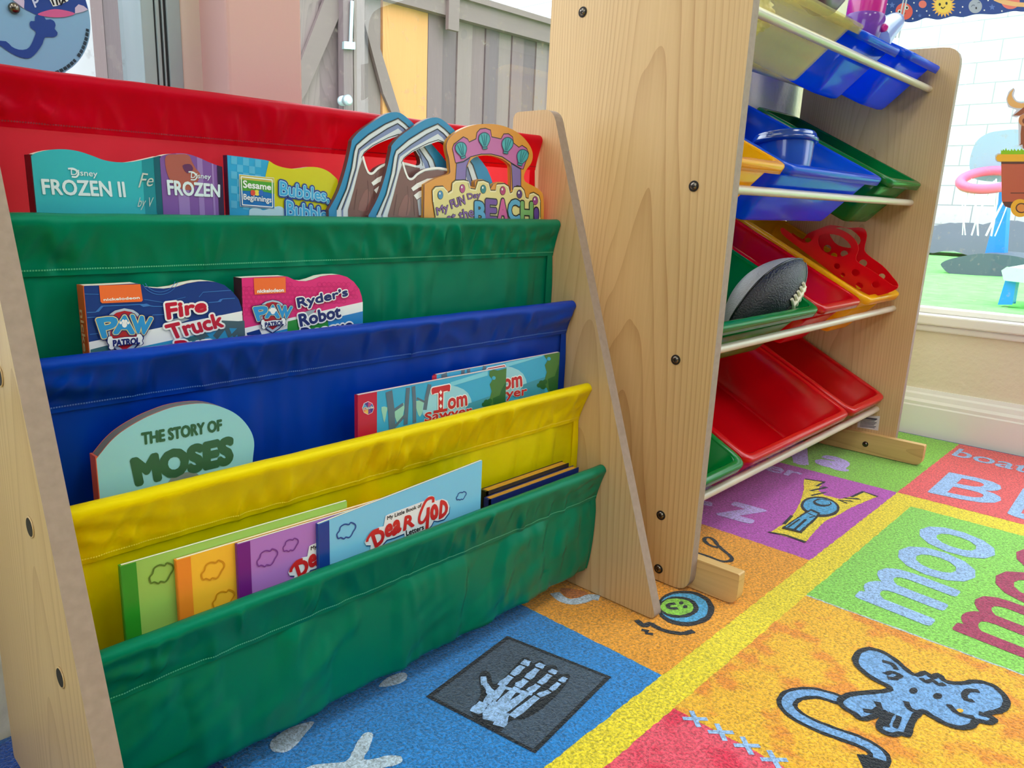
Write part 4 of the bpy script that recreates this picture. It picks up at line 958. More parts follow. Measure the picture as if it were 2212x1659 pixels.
    if not rear:
        o_ = S([(162, 570)])[0]; c.ell(pl, o_, 13, 14.5, H * 3, WH, n=8)
        for k, g in enumerate(((60, 60, 150), (120, 60, 150), (230, 190, 90), (240, 140, 90), (90, 170, 220), (90, 60, 140), (200, 70, 120), (60, 120, 200))):
            a0, a1 = k * PI / 4, (k + 1) * PI / 4
            c.poly(pl, [o_, (o_[0] + 12 * math.cos(a0), o_[1] + 13.5 * math.sin(a0)), (o_[0] + 12 * math.cos(a1), o_[1] + 13.5 * math.sin(a1))], H * 4, cm('seal_%d' % k, g))
        c.text(pl, 'Chicfal', S([(112, 590), (215, 570), (215, 545), (112, 565)]), H * 5, BK, bold=.09); c.text(pl, 'Chicfal', S([(112, 590), (215, 570), (215, 545), (112, 565)]), H * 6, WH, bold=.03)
    else:
        pass
    c.build('cover', root)
Z6 = lambda l: zoom(l, 760, 760, 4.706)
tom('picture book with trees and sky, front one of the pair showing the whole red title', -.1815, .0048, Z6, (64, 436), (1572, 160), 0, 0, False)
tom('picture book with trees and sky, rear one of the pair, mostly covered', -.1745, .0042, Z6, (862, 224), (2112, 12), 560, -195, True)
# ---- bottom pocket: four thin prayer books and two thick ones
def cloudlet(c, pl, Z, cx_, cy_, k, w_, m, h):
    p = [(-100, 70), (-115, 20), (-85, -20), (-70, -70), (-20, -100), (30, -95), (50, -120), (100, -100), (110, -60), (80, -10), (60, 30), (30, 60), (-10, 55), (-30, 75), (-70, 60)]
    c.stroke(pl, Z([(cx_ + x * k, cy_ + y * k) for x, y in p]), w_, h, m, curve=3, closed=True)
def letters(label, yf, th, Z, tl, tr, col, col2, spine, ink_, art, cn):
    yf += BYO; pl = XZ(yf); P = [pl.at(*p) for p in Z([tl, tr])]; z0 = POCKET[3] + .001
    out = [(P[0][0], z0), (P[1][0], z0), (P[1][0], P[1][1]), (P[0][0], P[0][1])]
    root = thing('paperback', ((P[0][0] + P[1][0]) / 2, yf + th / 2, z0), label, 'book', 'thin paperbacks in the bottom pocket')
    c = slab(root, pl, out, th, col, spine, paperm)
    x0 = P[0][0]
    c.tris(pl, [[(x0, z0), (x0 + .011, z0), (x0 + .011, P[0][1] - .0003 + (P[1][1] - P[0][1]) * .011 / (P[1][0] - x0)), (x0, P[0][1] - .0003)]], H * 2, spine)
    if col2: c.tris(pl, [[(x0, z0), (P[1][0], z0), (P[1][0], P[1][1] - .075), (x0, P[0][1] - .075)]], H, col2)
    if art: art(c, pl, Z)
    c.build('cover', root)
Zb = lambda l: zoom(l, 0, 900, 2.186)
Zc = lambda l: zoom(l, 680, 980, 5.821)
E_ = [(p, P_) for p, P_ in ()]
letters('thin light green paperback, leftmost and rearmost of the four in the bottom pocket', -.2030, .0032, Zb, (568, 705), (1638, 398), cm('lb_green', (156, 202, 96)), None, cm('lb_green_spine', (44, 150, 40)), None,
        lambda c, pl, Z: cloudlet(c, pl, Z, 762, 750, .5, .0013, cm('lb_green_ink', (84, 120, 40)), H * 3), 'g')
def art_o(c, pl, Z):
    cloudlet(c, pl, Z, 1005, 735, .48, .0012, cm('lb_orange_ink', (206, 140, 20)), H * 3); cloudlet(c, pl, Z, 1055, 870, .45, .0012, cm('lb_orange_ink', (206, 140, 20)), H * 3)
letters('thin orange paperback between the green and the purple ones', -.2066, .0030, Zb, (832, 678), (2030, 322), cm('lb_orange', (250, 190, 50)), None, cm('lb_orange_spine', (240, 140, 40)), None, art_o, 'o')
def title(c, pl, Z, dx=0, dy=0):
    S = lambda l: Z([(x + dx, y + dy) for x, y in l])
    red = cm('lb_title_red', (206, 36, 40)); nv = cm('lb_title_shadow', (20, 60, 130)); pale = cm('lb_title_white', (232, 236, 244))
    patch = [(620, 1110), (650, 1050), (720, 980), (800, 920), (860, 910), (885, 780), (920, 760), (1330, 605), (1370, 590), (1430, 525), (1490, 530), (1515, 590), (1600, 565), (1660, 590), (1690, 660), (1680, 740), (1620, 820), (1540, 845), (1490, 840), (1460, 900), (1400, 960), (1400, 1100), (1130, 1100), (1120, 1000), (1000, 1050), (900, 1080), (820, 1170), (760, 1200), (690, 1200), (700, 1150), (640, 1150)]
    c.poly(pl, S([(x + 8, y + 12) for x, y in patch]), H * 3, nv); c.poly(pl, S(patch), H * 4, pale)
    c.text(pl, 'My Little Book of', S([(905, 845), (1335, 680), (1335, 620), (905, 785)]), H * 5, BK, bold=.03)
    c.text(pl, 'Letters', S([(1145, 1030), (1365, 945), (1360, 890), (1140, 965)]), H * 5, BK, bold=.03)
    for ch, q_ in (('D', [(760, 1170), (870, 1090), (850, 940), (700, 1000)]), ('e', [(885, 1050), (965, 1010), (960, 870), (880, 910)]), ('a', [(970, 1030), (1070, 960), (1060, 830), (990, 850)]), ('R', [(1110, 960), (1240, 900), (1225, 760), (1130, 790)]), ('o', [(1450, 830), (1540, 800), (1530, 640), (1460, 650)]), ('D', [(1560, 810), (1660, 750), (1655, 610), (1580, 590)])):
        c.text(pl, ch, S(q_), H * 6, red, bold=.045)
    c.stroke(pl, S([(1480, 610), (1480, 560), (1440, 555), (1390, 590), (1340, 690), (1305, 800), (1315, 860), (1360, 850), (1410, 760), (1420, 680)]), .0032, H * 6, red)
    c.stroke(pl, S([(1420, 670), (1412, 800), (1400, 960)]), .0042, H * 6, red); c.stroke(pl, S([(650, 1105), (660, 1060), (720, 980), (800, 945)]), .003, H * 6, red)
def art_p(c, pl, Z):
    cloudlet(c, pl, Z, 1262, 675, .43, .0012, cm('lb_purple_ink', (120, 60, 150)), H * 3); cloudlet(c, pl, Z, 1372, 612, .32, .0011, cm('lb_purple_ink', (120, 60, 150)), H * 3)
    title(c, pl, Zc, -960, 380)
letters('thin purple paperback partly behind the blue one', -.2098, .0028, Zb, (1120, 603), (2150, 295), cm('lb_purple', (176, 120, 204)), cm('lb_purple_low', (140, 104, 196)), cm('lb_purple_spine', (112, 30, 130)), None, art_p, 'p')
def art_b(c, pl, Z):
    ik = cm('lb_blue_ink', (24, 72, 150)); cloudlet(c, pl, Z, 395, 990, 1.05, .0013, ik, H * 3); cloudlet(c, pl, Z, 1840, 540, .55, .001, ik, H * 3); title(c, pl, Z)
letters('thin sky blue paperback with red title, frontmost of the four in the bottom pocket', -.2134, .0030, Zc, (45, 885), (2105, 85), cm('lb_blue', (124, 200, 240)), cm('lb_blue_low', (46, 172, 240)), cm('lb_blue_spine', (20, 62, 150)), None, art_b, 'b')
Zd = lambda l: zoom(l, 650, 900, 2.765)
def thick(label, yf, th, tl, tr, cov, pages, n):
    yf += BYO; pl = XZ(yf); P = [pl.at(*p) for p in Zd([tl, tr])]; z0 = POCKET[3] + .001; zt = (P[0][1] + P[1][1]) / 2; x1 = min(P[1][0], .592)
    root = thing('hardcover', ((P[0][0] + x1) / 2, yf + th / 2, z0), label, 'book', 'hardcovers at the right of the bottom pocket')
    pg = MB(); pg.box((P[0][0] + .003, yf + .0010, z0 + .003), (x1 - .002, yf + th - .0010, zt - .0006), pages); pg.build('pages', root)
    b = MB(); b.box((P[0][0], yf, z0), (x1, yf + .0010, zt), cov); b.box((P[0][0], yf + th - .0010, z0), (x1, yf + th, zt), cov); b.box((P[0][0], yf, z0), (P[0][0] + .003, yf + th, zt), cov)
    b.build('cover', root)
tanp = mat('gilt_pages', (196, 140, 46), .5, var=.1, vscale=200)
thick('dark hardcover with gilt page edges, rear of the two in the bottom pocket', -.2040, .0105, (1110, 440), (1600, 285), cm('hard_black', (26, 24, 34)), tanp, 0)
thick('navy hardcover in front of the gilt edged one at the right of the bottom pocket', -.2138, .0090, (1125, 500), (1660, 300), cm('hard_navy', (28, 40, 104)), tanp, 1)

# ================================================================== TOY ORGANIZER
OX, OXI, OXF, OXE = .6909, .7059, 1.5196, 1.5346
ofy, oby, otz = -.2694, .0057, .7785
org_o = thing('toy_organizer', (1.11, -.17, 0), 'tall pine toy organizer with four tiers of colourful plastic bins', 'shelf unit')
bar = mat('anti_tip_wood', (198, 166, 116), .5)
barw = wood_mat('pine_bar', (222, 184, 124), (176, 128, 74), 'Y', 1.6, .5, 1.2)
sd = rounded([(-ofy, .0018), (-ofy, otz), (-oby, otz + .012), (-oby, .0018)], [.022, .032, .012, .004])
pn = []
for x0, wm in ((OX, pine2), (OXF, pine)):
    b = MB(); b.prism(YZ(x0), [sd], -(OXI - OX), 0, wm, edgew); pn.append(b.build('side_panel', org_o, bevel=.0022))
for y, z in ((-.0454, .7165), (-.2215, .5052), (-.2201, .2984), (-.2206, .0928), (-.2245, .0185)):
    b = MB(); screw(b, (OX - .0003, y, z), (-1, 0, 0), .0056); b.build('screw', pn[0])
for xa in (OXI, OXF - .0156):
    P = rounded([(.326, .0018), (.326, .0437), (-.004, .0437), (-.004, .0018)], [.014, .003, .003, .003])
    b = MB(); b.prism(YZ(xa), [P], -.0156, 0, barw); fb = b.build('foot_bar', org_o, bevel=.0015)
    if xa > 1:
        b = MB(); screw(b, (xa - .0004, -.2209, .0215), (-1, 0, 0), .005); b.build('screw', fb)
lab = mat('paper_label', (214, 204, 208), .6); ltx = mat('label_print', (70, 64, 80), .6)
b = MB(); LP2 = YZ(OXF); b.prism(LP2, [[(.1962, .0489), (.2361, .0511), (.2351, .0815), (.1943, .0745)]], 0, .0003, lab)
for k in range(8):
    z = .0725 - k * .0028; b.prism(LP2, [[(.2005, z - .0011 * (2 if k == 0 else 1)), (.231 - .002 * (k % 3), z + .0026 - .0011 * (2 if k == 0 else 1)), (.231 - .002 * (k % 3), z + .003), (.2005, z)]], .0003, .0005, ltx)
b.build('paper_label', pn[1])
ORZ = [.7094, .5046, .3012, .0945]
for z in ORZ:
    for y, zz in ((-.2262, z), (-.0454, z + .0075)):
        b = MB(); b.tube([(OXI - .0002, y, zz), (OXF + .0002, y, zz)], .0060, dowelm, 14); b.build('dowel', org_o)

# ================================================================== BINS
D_ = Vector((0, .883, .4694)); N_ = Vector((0, -.4694, .883))       # along the bin, and out of its mouth
BL, BH, LIP = .296, .103, .011
def plastic(name, rgb, trans=.2, alpha=1, rough=.18):
    return mat(name, rgb, rough, .5, trans=trans, alpha=alpha, coat=.25)
binmat = {'blue': plastic('bin_blue', (10, 104, 240), .5, .96), 'green': plastic('bin_green', (0, 136, 58), .4), 'red': plastic('bin_red', (222, 2, 22), .4), 'yellow': plastic('bin_yellow', (254, 204, 20), .5), 'clear': plastic('bin_clear', (240, 230, 176), .3, .18)}
def ringpts(x0, x1, s0, s1, r, n=5):
    return rounded([(x0, s0), (x1, s0), (x1, s1), (x0, s1)], r, n)
def bin_(x0, x1, zr, col, label, dz=0, group='plastic storage bins in the organizer'):
    F = Vector((0, -.246, zr + .0335 + dz))                               # front edge of the rim
    m = binmat[col]
    W = lambda p, h: Vector((p[0], F.y, F.z)) + D_ * p[1] + N_ * h
    root = thing('storage_bin', ((x0 + x1) / 2, F.y + D_.y * BL / 2, W((0, BL / 2), -BH).z), label, 'bin', group)
    ib = .036
    def rings(spec, cap0, cap1, nm, mt):
        R = [[W(p, h) for p in ringpts(x0 + i, x1 - i, i, BL - i, r)] for i, h, r in spec]; n = len(R[0])
        V = [p for r in R for p in r]; Fc = [(k * n + j, k * n + (j + 1) % n, (k + 1) * n + (j + 1) % n, (k + 1) * n + j) for k in range(len(R) - 1) for j in range(n)]
        b = MB(); b.add(V, Fc, mt, True)
        if cap0: b.add(R[0], [tuple(range(n))[::-1]], mt)
        if cap1: b.add(R[-1], [tuple(range(n))], mt)
        o = b.build(nm, root); return o
    T = .0022
    rings([(ib + .006, -BH, .012), (ib, -BH + .003, .014), (ib - .002, -BH + .008, .014), (LIP, -.003, .018), (LIP + T, -.0025, .018), (ib - .002 + T, -BH + .009, .012), (ib + T, -BH + .0045, .012), (ib + .006 + T, -BH + T, .010)], True, True, 'body', m)
    rings([(LIP - .0005, -.0045, .018), (.0030, -.0045, .020), (.0026, -.0125, .020), (.0004, -.0130, .021), (.0000, -.0030, .022), (.0012, -.0006, .022), (.0030, 0, .021), (LIP, 0, .018), (LIP + .0022, -.0012, .018), (LIP + .0022, -.004, .018)], False, False, 'rim', m)
    return root
y_ = .0
bin_(.711, 1.108, ORZ[0], 'clear', 'clear yellowish bin at the near end of the top tier, holding crumpled clear plastic')
bin_(1.111, 1.281, ORZ[0], 'blue', 'small blue bin in the middle of the top tier, under the purple toy bottle', dz=-.006)
bin_(1.326, 1.513, ORZ[0], 'blue', 'small blue bin at the far end of the top tier, against the far side panel')
bin_(.711, .897, ORZ[1], 'yellow', 'small yellow bin at the near end of the second tier')
bin_(.901, 1.288, ORZ[1], 'blue', 'large blue bin in the middle of the second tier, holding a lidded tub')
bin_(1.330, 1.5165, ORZ[1], 'green', 'small green bin at the far end of the second tier')
bin_(.711, 1.085, ORZ[2], 'green', 'large green bin in the third tier, holding the football')
bin_(1.090, 1.276, ORZ[2], 'red', 'small empty red bin in the third tier between green and yellow bins')
bin_(1.304, 1.493, ORZ[2], 'yellow', 'small yellow bin in the third tier, holding the red spotted bag')
bin_(.711, .882, ORZ[3], 'green', 'small green bin at the near end of the bottom tier')
bin_(.887, 1.302, ORZ[3], 'red', 'large empty red bin in the bottom tier')
bin_(1.312, 1.503, ORZ[3], 'red', 'small red bin at the far end of the bottom tier')
def inbin(x, s, h, row, dz=0):
    """A point in a bin of that tier: s along the bin, h below (negative) or above its mouth."""
    return Vector((x, -.246, ORZ[row] + .0335 + dz)) + D_ * s + N_ * h

# --- football in the green bin
fbk = mat('football_black', (16, 22, 34), .32, .6, bump=.7, bscale=420); fgr = mat('football_window_sheen', (150, 150, 150), .35, .6, bump=.7, bscale=420)  # grey panel: window reflection put into the colour of a black ball
seam = mat('football_seam', (8, 10, 18), .2, .6); lace = mat('football_lace', (226, 220, 196), .5)
fc = Vector((1.072, -.166, .357)); tipA = XZ(-.235).w(*XZ(-.235).at(1722, 585)); 
fax = Vector((.68, -.34, .64)).normalized(); fu = fax.cross(Vector((0, 0, 1))).normalized(); fw = fu.cross(fax)
FLn, FR = .086, .044
p_ = YZ(1.030).at(1652, 640); fc = YZ(1.030).w(*p_)
ball = thing('football', (fc.x, fc.y, fc.z - .06), 'black toy football with white laces in the green bin', 'football')
b = MB(); nu, nv = 28, 40; V = []
for i in range(nu + 1):
    t = -1 + 2 * i / nu; r = FR * max(0, 1 - abs(t) ** 1.9) ** .72
    for k in range(nv):
        a = 2 * PI * k / nv - .44; V.append(fc + fax * (t * FLn) + (fu * math.cos(a) + fw * math.sin(a)) * r)
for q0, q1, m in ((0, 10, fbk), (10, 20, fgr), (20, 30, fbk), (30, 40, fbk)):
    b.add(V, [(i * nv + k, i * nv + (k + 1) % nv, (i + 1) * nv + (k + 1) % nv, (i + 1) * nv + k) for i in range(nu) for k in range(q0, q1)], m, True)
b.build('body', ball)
def fpt(t, a, dr=0):
    r = FR * max(0, 1 - abs(t) ** 1.9) ** .72 + dr; return fc + fax * (t * FLn) + (fu * math.cos(a) + fw * math.sin(a)) * r
b = MB()
for k in range(4): b.tube([fpt(-.97 + 1.94 * i / 24, k * PI / 2 - .44) for i in range(25)], .0016, seam, 6)
b.build('seams', ball)
b = MB(); la = -.44
b.tube([fpt(.10 + .44 * i / 8, la, .002) for i in range(9)], .003, lace, 8)
for t in (.12, .22, .32, .42, .52): b.tube([fpt(t, la + d, .0018) for d in (-.28, -.14, 0, .14, .28)], .0026, lace, 8)
b.build('laces', ball)

# --- red cheese-holed bag in the yellow bin
Z = lambda l: zoom(l, 1550, 480, 4.916)
bagm = plastic('bag_red', (222, 10, 26), .35); 
bag = thing('tote_bag', inbin(1.40, .15, -.09, 2), 'floppy red plastic bag with round holes and loop handles in the yellow bin', 'bag')
BPx = 1.365
bp = YZ(BPx); S = lambda l: [bp.at(*p) for p in Z(l)]
front = [(700, 60), (900, 215), (1000, 190), (1040, 110), (1120, 65), (1250, 60), (1380, 115), (1470, 200), (1497, 285), (1470, 370), (1490, 425), (1650, 520), (1760, 600), (1860, 670), (1915, 685), (1890, 715), (1800, 755), (1700, 780), (1640, 782), (1540, 740), (1300, 600), (1060, 420), (850, 260), (680, 120)]
hh = [(1068, 160), (1110, 132), (1180, 125), (1290, 142), (1380, 205), (1418, 265), (1400, 325), (1350, 355), (1290, 368), (1220, 358), (1150, 325), (1095, 280), (1068, 220)]
hl = lambda cx_, cy_, rx, ry: [(cx_ + rx * math.cos(a), cy_ + ry * math.sin(a)) for a in [2 * PI * k / 18 for k in range(18)]]
holesF = [hh] + [hl(*q) for q in ((958, 188, 0.1, .1),)][:0] + [hl(*q) for q in ((1268, 465, 34, 32), (1465, 535, 44, 40), (1505, 675, 40, 38), (1680, 662, 44, 36), (1330, 560, 26, 24))]
b = MB(); b.prism(bp, [smooth(S(front), True, 3)] + [S(h) if i else smooth(S(h), True, 2) for i, h in enumerate(holesF)], -.0012, 0, bagm)
b.build('front_sheet', bag)
bp2 = YZ(1.430); S2 = lambda l: [bp2.at(*p) for p in Z(l)]
back = [(780, 110), (900, 180), (960, 120), (1100, 60), (1200, 30), (1330, 50), (1400, 60), (1540, 60), (1585, 140), (1560, 280), (1600, 350), (1750, 460), (1850, 570), (1920, 665), (1880, 720), (1690, 760), (1400, 600), (1150, 440), (950, 320)]
holesB = [smooth([(1180, 90), (1300, 55), (1420, 80), (1510, 160), (1510, 225), (1440, 270), (1330, 262), (1240, 215)], True, 2)] + [hl(*q) for q in ((1165, 280, 42, 40), (1235, 355, 36, 30), (1345, 335, 40, 34), (1545, 435, 42, 38), (1745, 575, 36, 30), (960, 190, 34, 24))]
b = MB(); b.prism(bp2, [smooth(S2(back), True, 3)] + [S2(h) for h in holesB], -.0012, 0, bagm); b.build('back_sheet', bag)
# gusset that joins the sheets at the front end and along the bottom
e0, e1 = S([(1915, 685)])[0], S2([(1920, 665)])[0]; g0, g1 = S([(1640, 782)])[0], S2([(1690, 760)])[0]; k0, k1 = S([(680, 120)])[0], S2([(950, 320)])[0]
b = MB(); b.add([bp.w(*e0), bp2.w(*e1), bp2.w(*g1), bp.w(*g0), bp2.w(*k1), bp.w(*k0)], [(0, 1, 2, 3), (3, 2, 4, 5)], bagm, True); b.build('gusset', bag)

# --- lidded tub in the blue bin
tubm = mat('tub_blue', (22, 78, 176), .18, .5, coat=.4); lidm = mat('tub_lid', (18, 62, 150), .15, .5, coat=.5)
p_ = YZ(1.075).at(1698, 345); tc_ = YZ(1.075).w(p_[0], p_[1] - .050); ta = Vector((.10, .12, 1)).normalized()
tub = thing('lidded_tub', tc_, 'glossy dark blue lidded tub standing in the large blue bin', 'tub')
b = MB(); b.lathe(tc_, ta, [(0, .030), (.004, .034), (.05, .041), (.072, .043)], tubm, 36); b.build('body', tub)
b = MB(); b.lathe(tc_ + ta * .072, ta, [(0, .045), (.002, .049), (.007, .049), (.0075, .0465), (.013, .046), (.016, .044), (.0165, .041), (.0140, .039), (.0140, .001)], lidm, 36)
b.build('lid', tub)

# --- crumpled clear plastic and a green cup inside the clear bin
crm = mat('crumpled_film', (240, 234, 196), .15, .6, alpha=.8, coat=.3, bump=1, bscale=70, var=.3, vscale=55)
cl = thing('crumpled_film', inbin(.90, .14, -.09, 0), 'crumpled clear and yellow plastic film in the clear bin on the top tier', 'plastic film')
b = MB(); nu, nv = 46, 46; V = []
for i in range(nu + 1):
    a = PI * i / nu
    for k in range(nv):
        q = 2 * PI * k / nv; d = Vector((math.sin(a) * math.cos(q), math.sin(a) * math.sin(q), math.cos(a)))
        cr = 1 + .10 * abs(noise.noise(d * 5)) - .16 * abs(noise.noise(d * 9 + Vector((3, 1, 2)))) + .05 * noise.noise(d * 18)
        V.append(inbin(.885 + .130 * d.x * cr, .135 + .085 * d.y * cr, -.046 + .046 * d.z * cr, 0))
b.add(V, [(i * nv + k, i * nv + (k + 1) % nv, (i + 1) * nv + (k + 1) % nv, (i + 1) * nv + k) for i in range(nu) for k in range(nv)], crm, True)
b.build('film', cl)
cupm = mat('cup_green', (140, 190, 120), .25, .5, alpha=.8)
o = inbin(1.035, .165, -.080, 0); cup = thing('toy_cup', o, 'small pale green toy cup lying at the back of the clear bin', 'cup')
b = MB(); b.lathe(o, Vector((-.1, .75, .62)), [(0, .018), (.003, .020), (.05, .026), (.051, .0245), (.006, .018)], cupm, 24); b.build('body', cup)
# --- purple toy bottle with a pale spout resting over the blue bin
vio2 = mat('toy_violet', (150, 84, 190), .12, .5, alpha=.8, coat=.4, trans=.3); mag = mat('toy_magenta', (190, 30, 130), .2, .5, coat=.3); pal = mat('toy_spout', (190, 204, 236), .15, .5, alpha=.85, trans=.4, coat=.4); drk = mat('toy_plum', (96, 62, 92), .4)
tp = XZ(-.205); W3 = lambda u, v, d=0: tp.w(*tp.at(u - 14, v)) + Vector((0, d, 0))
c0 = W3(1872, 70)
toy = thing('toy_bottle', W3(1880, 108), 'purple and magenta toy bottle with a pale translucent spout in the top tier', 'toy')
ax = (W3(1884, 10) - W3(1866, 110)).normalized(); Lb = (W3(1884, 10) - W3(1866, 110)).length
o = W3(1868, 116); 
b = MB(); b.lathe(o, ax, [(0, .012), (.004, .021), (.03, .027), (Lb * .72, .030), (Lb * .80, .0285)], vio2, 28); b.build('lower_shell', toy)
b = MB(); b.lathe(o + ax * Lb * .80, ax, [(0, .0275), (.03, .028), (.075, .025), (.11, .018), (.118, .005)], mag, 28); b.build('upper_shell', toy)
b = MB(); b.tube([W3(1893, 92), W3(1908, 78), W3(1926, 64), W3(1940, 53), W3(1947, 47), W3(1949, 45)], [.030, .026, .020, .0175, .015, .008], pal, 18); b.build('spout', toy)
b = MB(); b.lathe(W3(1879, 66, -.030), (-.5, -.8, -.1), [(-.012, .006), (.002, .006), (.003, .004)], mag, 14); b.build('button', toy)
b = MB(); b.tube([W3(1765, -60), W3(1772, -20), W3(1785, 4), W3(1800, 6), W3(1815, -12), W3(1830, -60)], [.024, .024, .019, .018, .019, .024], drk, 14)
tag(b.build('plum_toy'), 'rounded plum coloured toy sticking out beside the purple bottle', 'toy')

# ================================================================== RUG
RX, RY, RW = .5111, -.3383, .3999
def rm(n, rgb, mottle=None): return rug_mat('rug_' + n, rgb, mottle)
r_blue, r_org, r_pur, r_grn, r_red, r_yel = rm('blue', (34, 132, 212)), rm('orange', (240, 160, 40)), rm('purple', (186, 78, 186)), rm('green', (134, 200, 64)), rm('coral', (236, 92, 96)), rm('yellow', (240, 216, 44))
r_lime, r_amb, r_pnk, r_ink, r_ice, r_gry, r_mar, r_wht, r_drk, r_edge = rm('lime', (142, 214, 90)), rm('amber', (246, 184, 44), (236, 146, 44)), rm('pink', (238, 84, 108), (226, 50, 84)), rm('ink', (12, 22, 36)), rm('ice', (158, 194, 244)), rm('mouse_blue', (116, 164, 220)), rm('maroon', (172, 54, 96)), rm('white', (196, 214, 236)), rm('charcoal', (62, 80, 102)), rm('edge', (30, 90, 160))
r_lil = rm('lilac', (196, 176, 244)); r_sky = rm('sky', (74, 168, 222)); r_pale = rm('pale', (190, 206, 212))
F = FLOOR; K = .00022
XE, YB, YF, XL = 1.748, .010, -1.75, -1.0
b = MB(); b.box((XL, YF, -.010), (XE + .006, YB + .006, -.0002), r_edge)
def tile(x0, x1, y0, y1, m, h=0):
    b.tris(F, [jagged([(x0, y0), (x1, y0), (x1, y1), (x0, y1)], .0009)], h, m)
x1_ = RX + 2 * RW
tile(XL, XE, YF, YB, r_yel)
seq = [r_pur, r_grn, r_blue, r_org, r_pur]
for k, m in ((-3, r_grn), (-2, rm('navy', (26, 78, 168))), (-1, r_blue), (0, r_org), (1, r_pur)): tile(max(XL, RX + k * RW), RX + (k + 1) * RW, RY, YB, m, K)
tile(x1_, XE, RY, YB, r_grn, K); tile(x1_, XE, RY - RW, RY, r_red, K); tile(x1_, XE, RY - 2 * RW, RY - RW, r_pur, K); tile(x1_, XE, YF, RY - 2 * RW, r_org, K)
gy = -.3748
tile(.8039, 1.2544, gy - .42, gy, r_lime, K); tile(.4705, .8039, gy - .42, gy, r_amb, K); tile(.05, .4705, gy - .42, gy, r_pnk, K)
tile(.05, .62, YF, gy - .45, r_lime, K); tile(.62, 1.2544, YF, gy - .45, r_blue, K)
tile(.8015, .8043, gy - .42, gy, r_pale, 2 * K)
# cross stitches on the edge of the pink tile
STS = zoom([(213, 1437), (335, 1500), (460, 1562), (590, 1628)], 1400, 900, 2.186)
for k in range(5):
    cx_, cy_ = .4712 + .0004 * k, FLOOR.at(*STS[k])[1] if k < 4 else -.52
    for a, bb in (((-.0085, -.0085), (.0085, .0085)), ((-.0085, .0085), (.0085, -.0085))):
        b.stroke(F, [(cx_ + a[0], cy_ + a[1]), (cx_ + bb[0], cy_ + bb[1])], .0050, 3 * K, r_ice, curve=0, world=True)
Z7 = lambda l: zoom(l, 1400, 900, 2.186)
Z2 = lambda l: zoom(l, 1760, 780, 4.878)
Z1 = lambda l: zoom(l, 1380, 1080, 5.53)
Z8 = lambda l: zoom(l, 900, 1150, 2.765)
J = .0007
T = lambda body, q, m, bold=0, h=3: b.text(F, body, q, h * K, m, bold=bold)
# letters
T('moo', Z7([(1325, 985), (1660, 610), (1335, 500), (985, 850)]), r_ice, .022)
T('moo', Z7([(1800, 1145), (2140, 730), (1790, 600), (1445, 1005)]), r_mar, .022)
T('B', Z2([(1205, 1385), (1890, 1530), (2080, 1310), (1430, 1180)]), r_ice, .012)
T('b', Z2([(2040, 1625), (2420, 1715), (2600, 1440), (2215, 1350)]), r_ice, .012)
T('boat', Z2([(1440, 995), (2235, 1185), (2310, 1105), (1530, 925)]), r_ice, .01)
T('a', Z2([(15, 1075), (300, 1160), (400, 1085), (145, 995)]), r_lil, .05)
T('A', Z7([(560, 190), (735, 225), (760, 130), (690, 110)]), r_lil, .04)
T('z', Z1([(950, 175), (1315, 275), (1500, 130), (1160, 35)]), r_lil, .03)
T('zipper', Z7([(240, 195), (695, 300), (735, 262), (300, 150)]), r_lil, .02)
T('Z', Z7([(120, 390), (290, 420), (300, 330), (190, 310)]), r_lil, .03)
# zipper picture
zip_ = [(735, 297), (830, 312), (800, 345), (830, 372), (905, 390), (960, 378), (1015, 356), (1085, 378), (960, 430), (900, 465), (835, 495), (800, 530), (745, 592), (660, 570), (575, 548), (645, 505), (690, 460), (715, 410), (735, 350)]
b.poly(F, Z7(zip_), 3 * K, r_yel, jit=J)
SW = .0052
for l in ([(740, 296), (832, 310), (795, 330), (845, 335), (765, 352), (838, 360), (770, 375)], [(1085, 380), (1015, 356), (960, 382), (1000, 392), (925, 386), (965, 402), (900, 396), (940, 412)], [(568, 547), (650, 562), (745, 596)], [(640, 510), (680, 470)]):
    b.stroke(F, Z7(l), SW, 5 * K, r_ink, curve=0, jit=.25)
b.ell(F, Z7([(812, 428)])[0], 92 / 2.186, 48 / 2.186, 4 * K, r_ink, rot=.12, jit=J); b.ell(F, Z7([(812, 426)])[0], 80 / 2.186, 38 / 2.186, 5 * K, r_sky, rot=.12, jit=J); b.ell(F, Z7([(822, 410)])[0], 44 / 2.186, 18 / 2.186, 6 * K, r_ink, rot=.1, jit=J); b.ell(F, Z7([(826, 408)])[0], 34 / 2.186, 12 / 2.186, 7 * K, r_sky, rot=.1, jit=J)
b.poly(F, Z7([(770, 440), (815, 460), (790, 490), (725, 555), (630, 530), (690, 490), (740, 455)]), 8 * K, r_ink, jit=J); b.poly(F, Z7([(768, 450), (800, 464), (778, 490), (715, 545), (648, 526), (700, 490), (745, 462)]), 9 * K, r_sky, jit=J)
b.stroke(F, Z7([(745, 490), (690, 540)]), .004, 10 * K, r_ink, curve=0); b.stroke(F, Z7([(715, 490), (660, 528)]), .003, 10 * K, r_ink, curve=0); b.stroke(F, Z7([(755, 462), (790, 476), (760, 482)]), .0035, 10 * K, r_ink, curve=0)
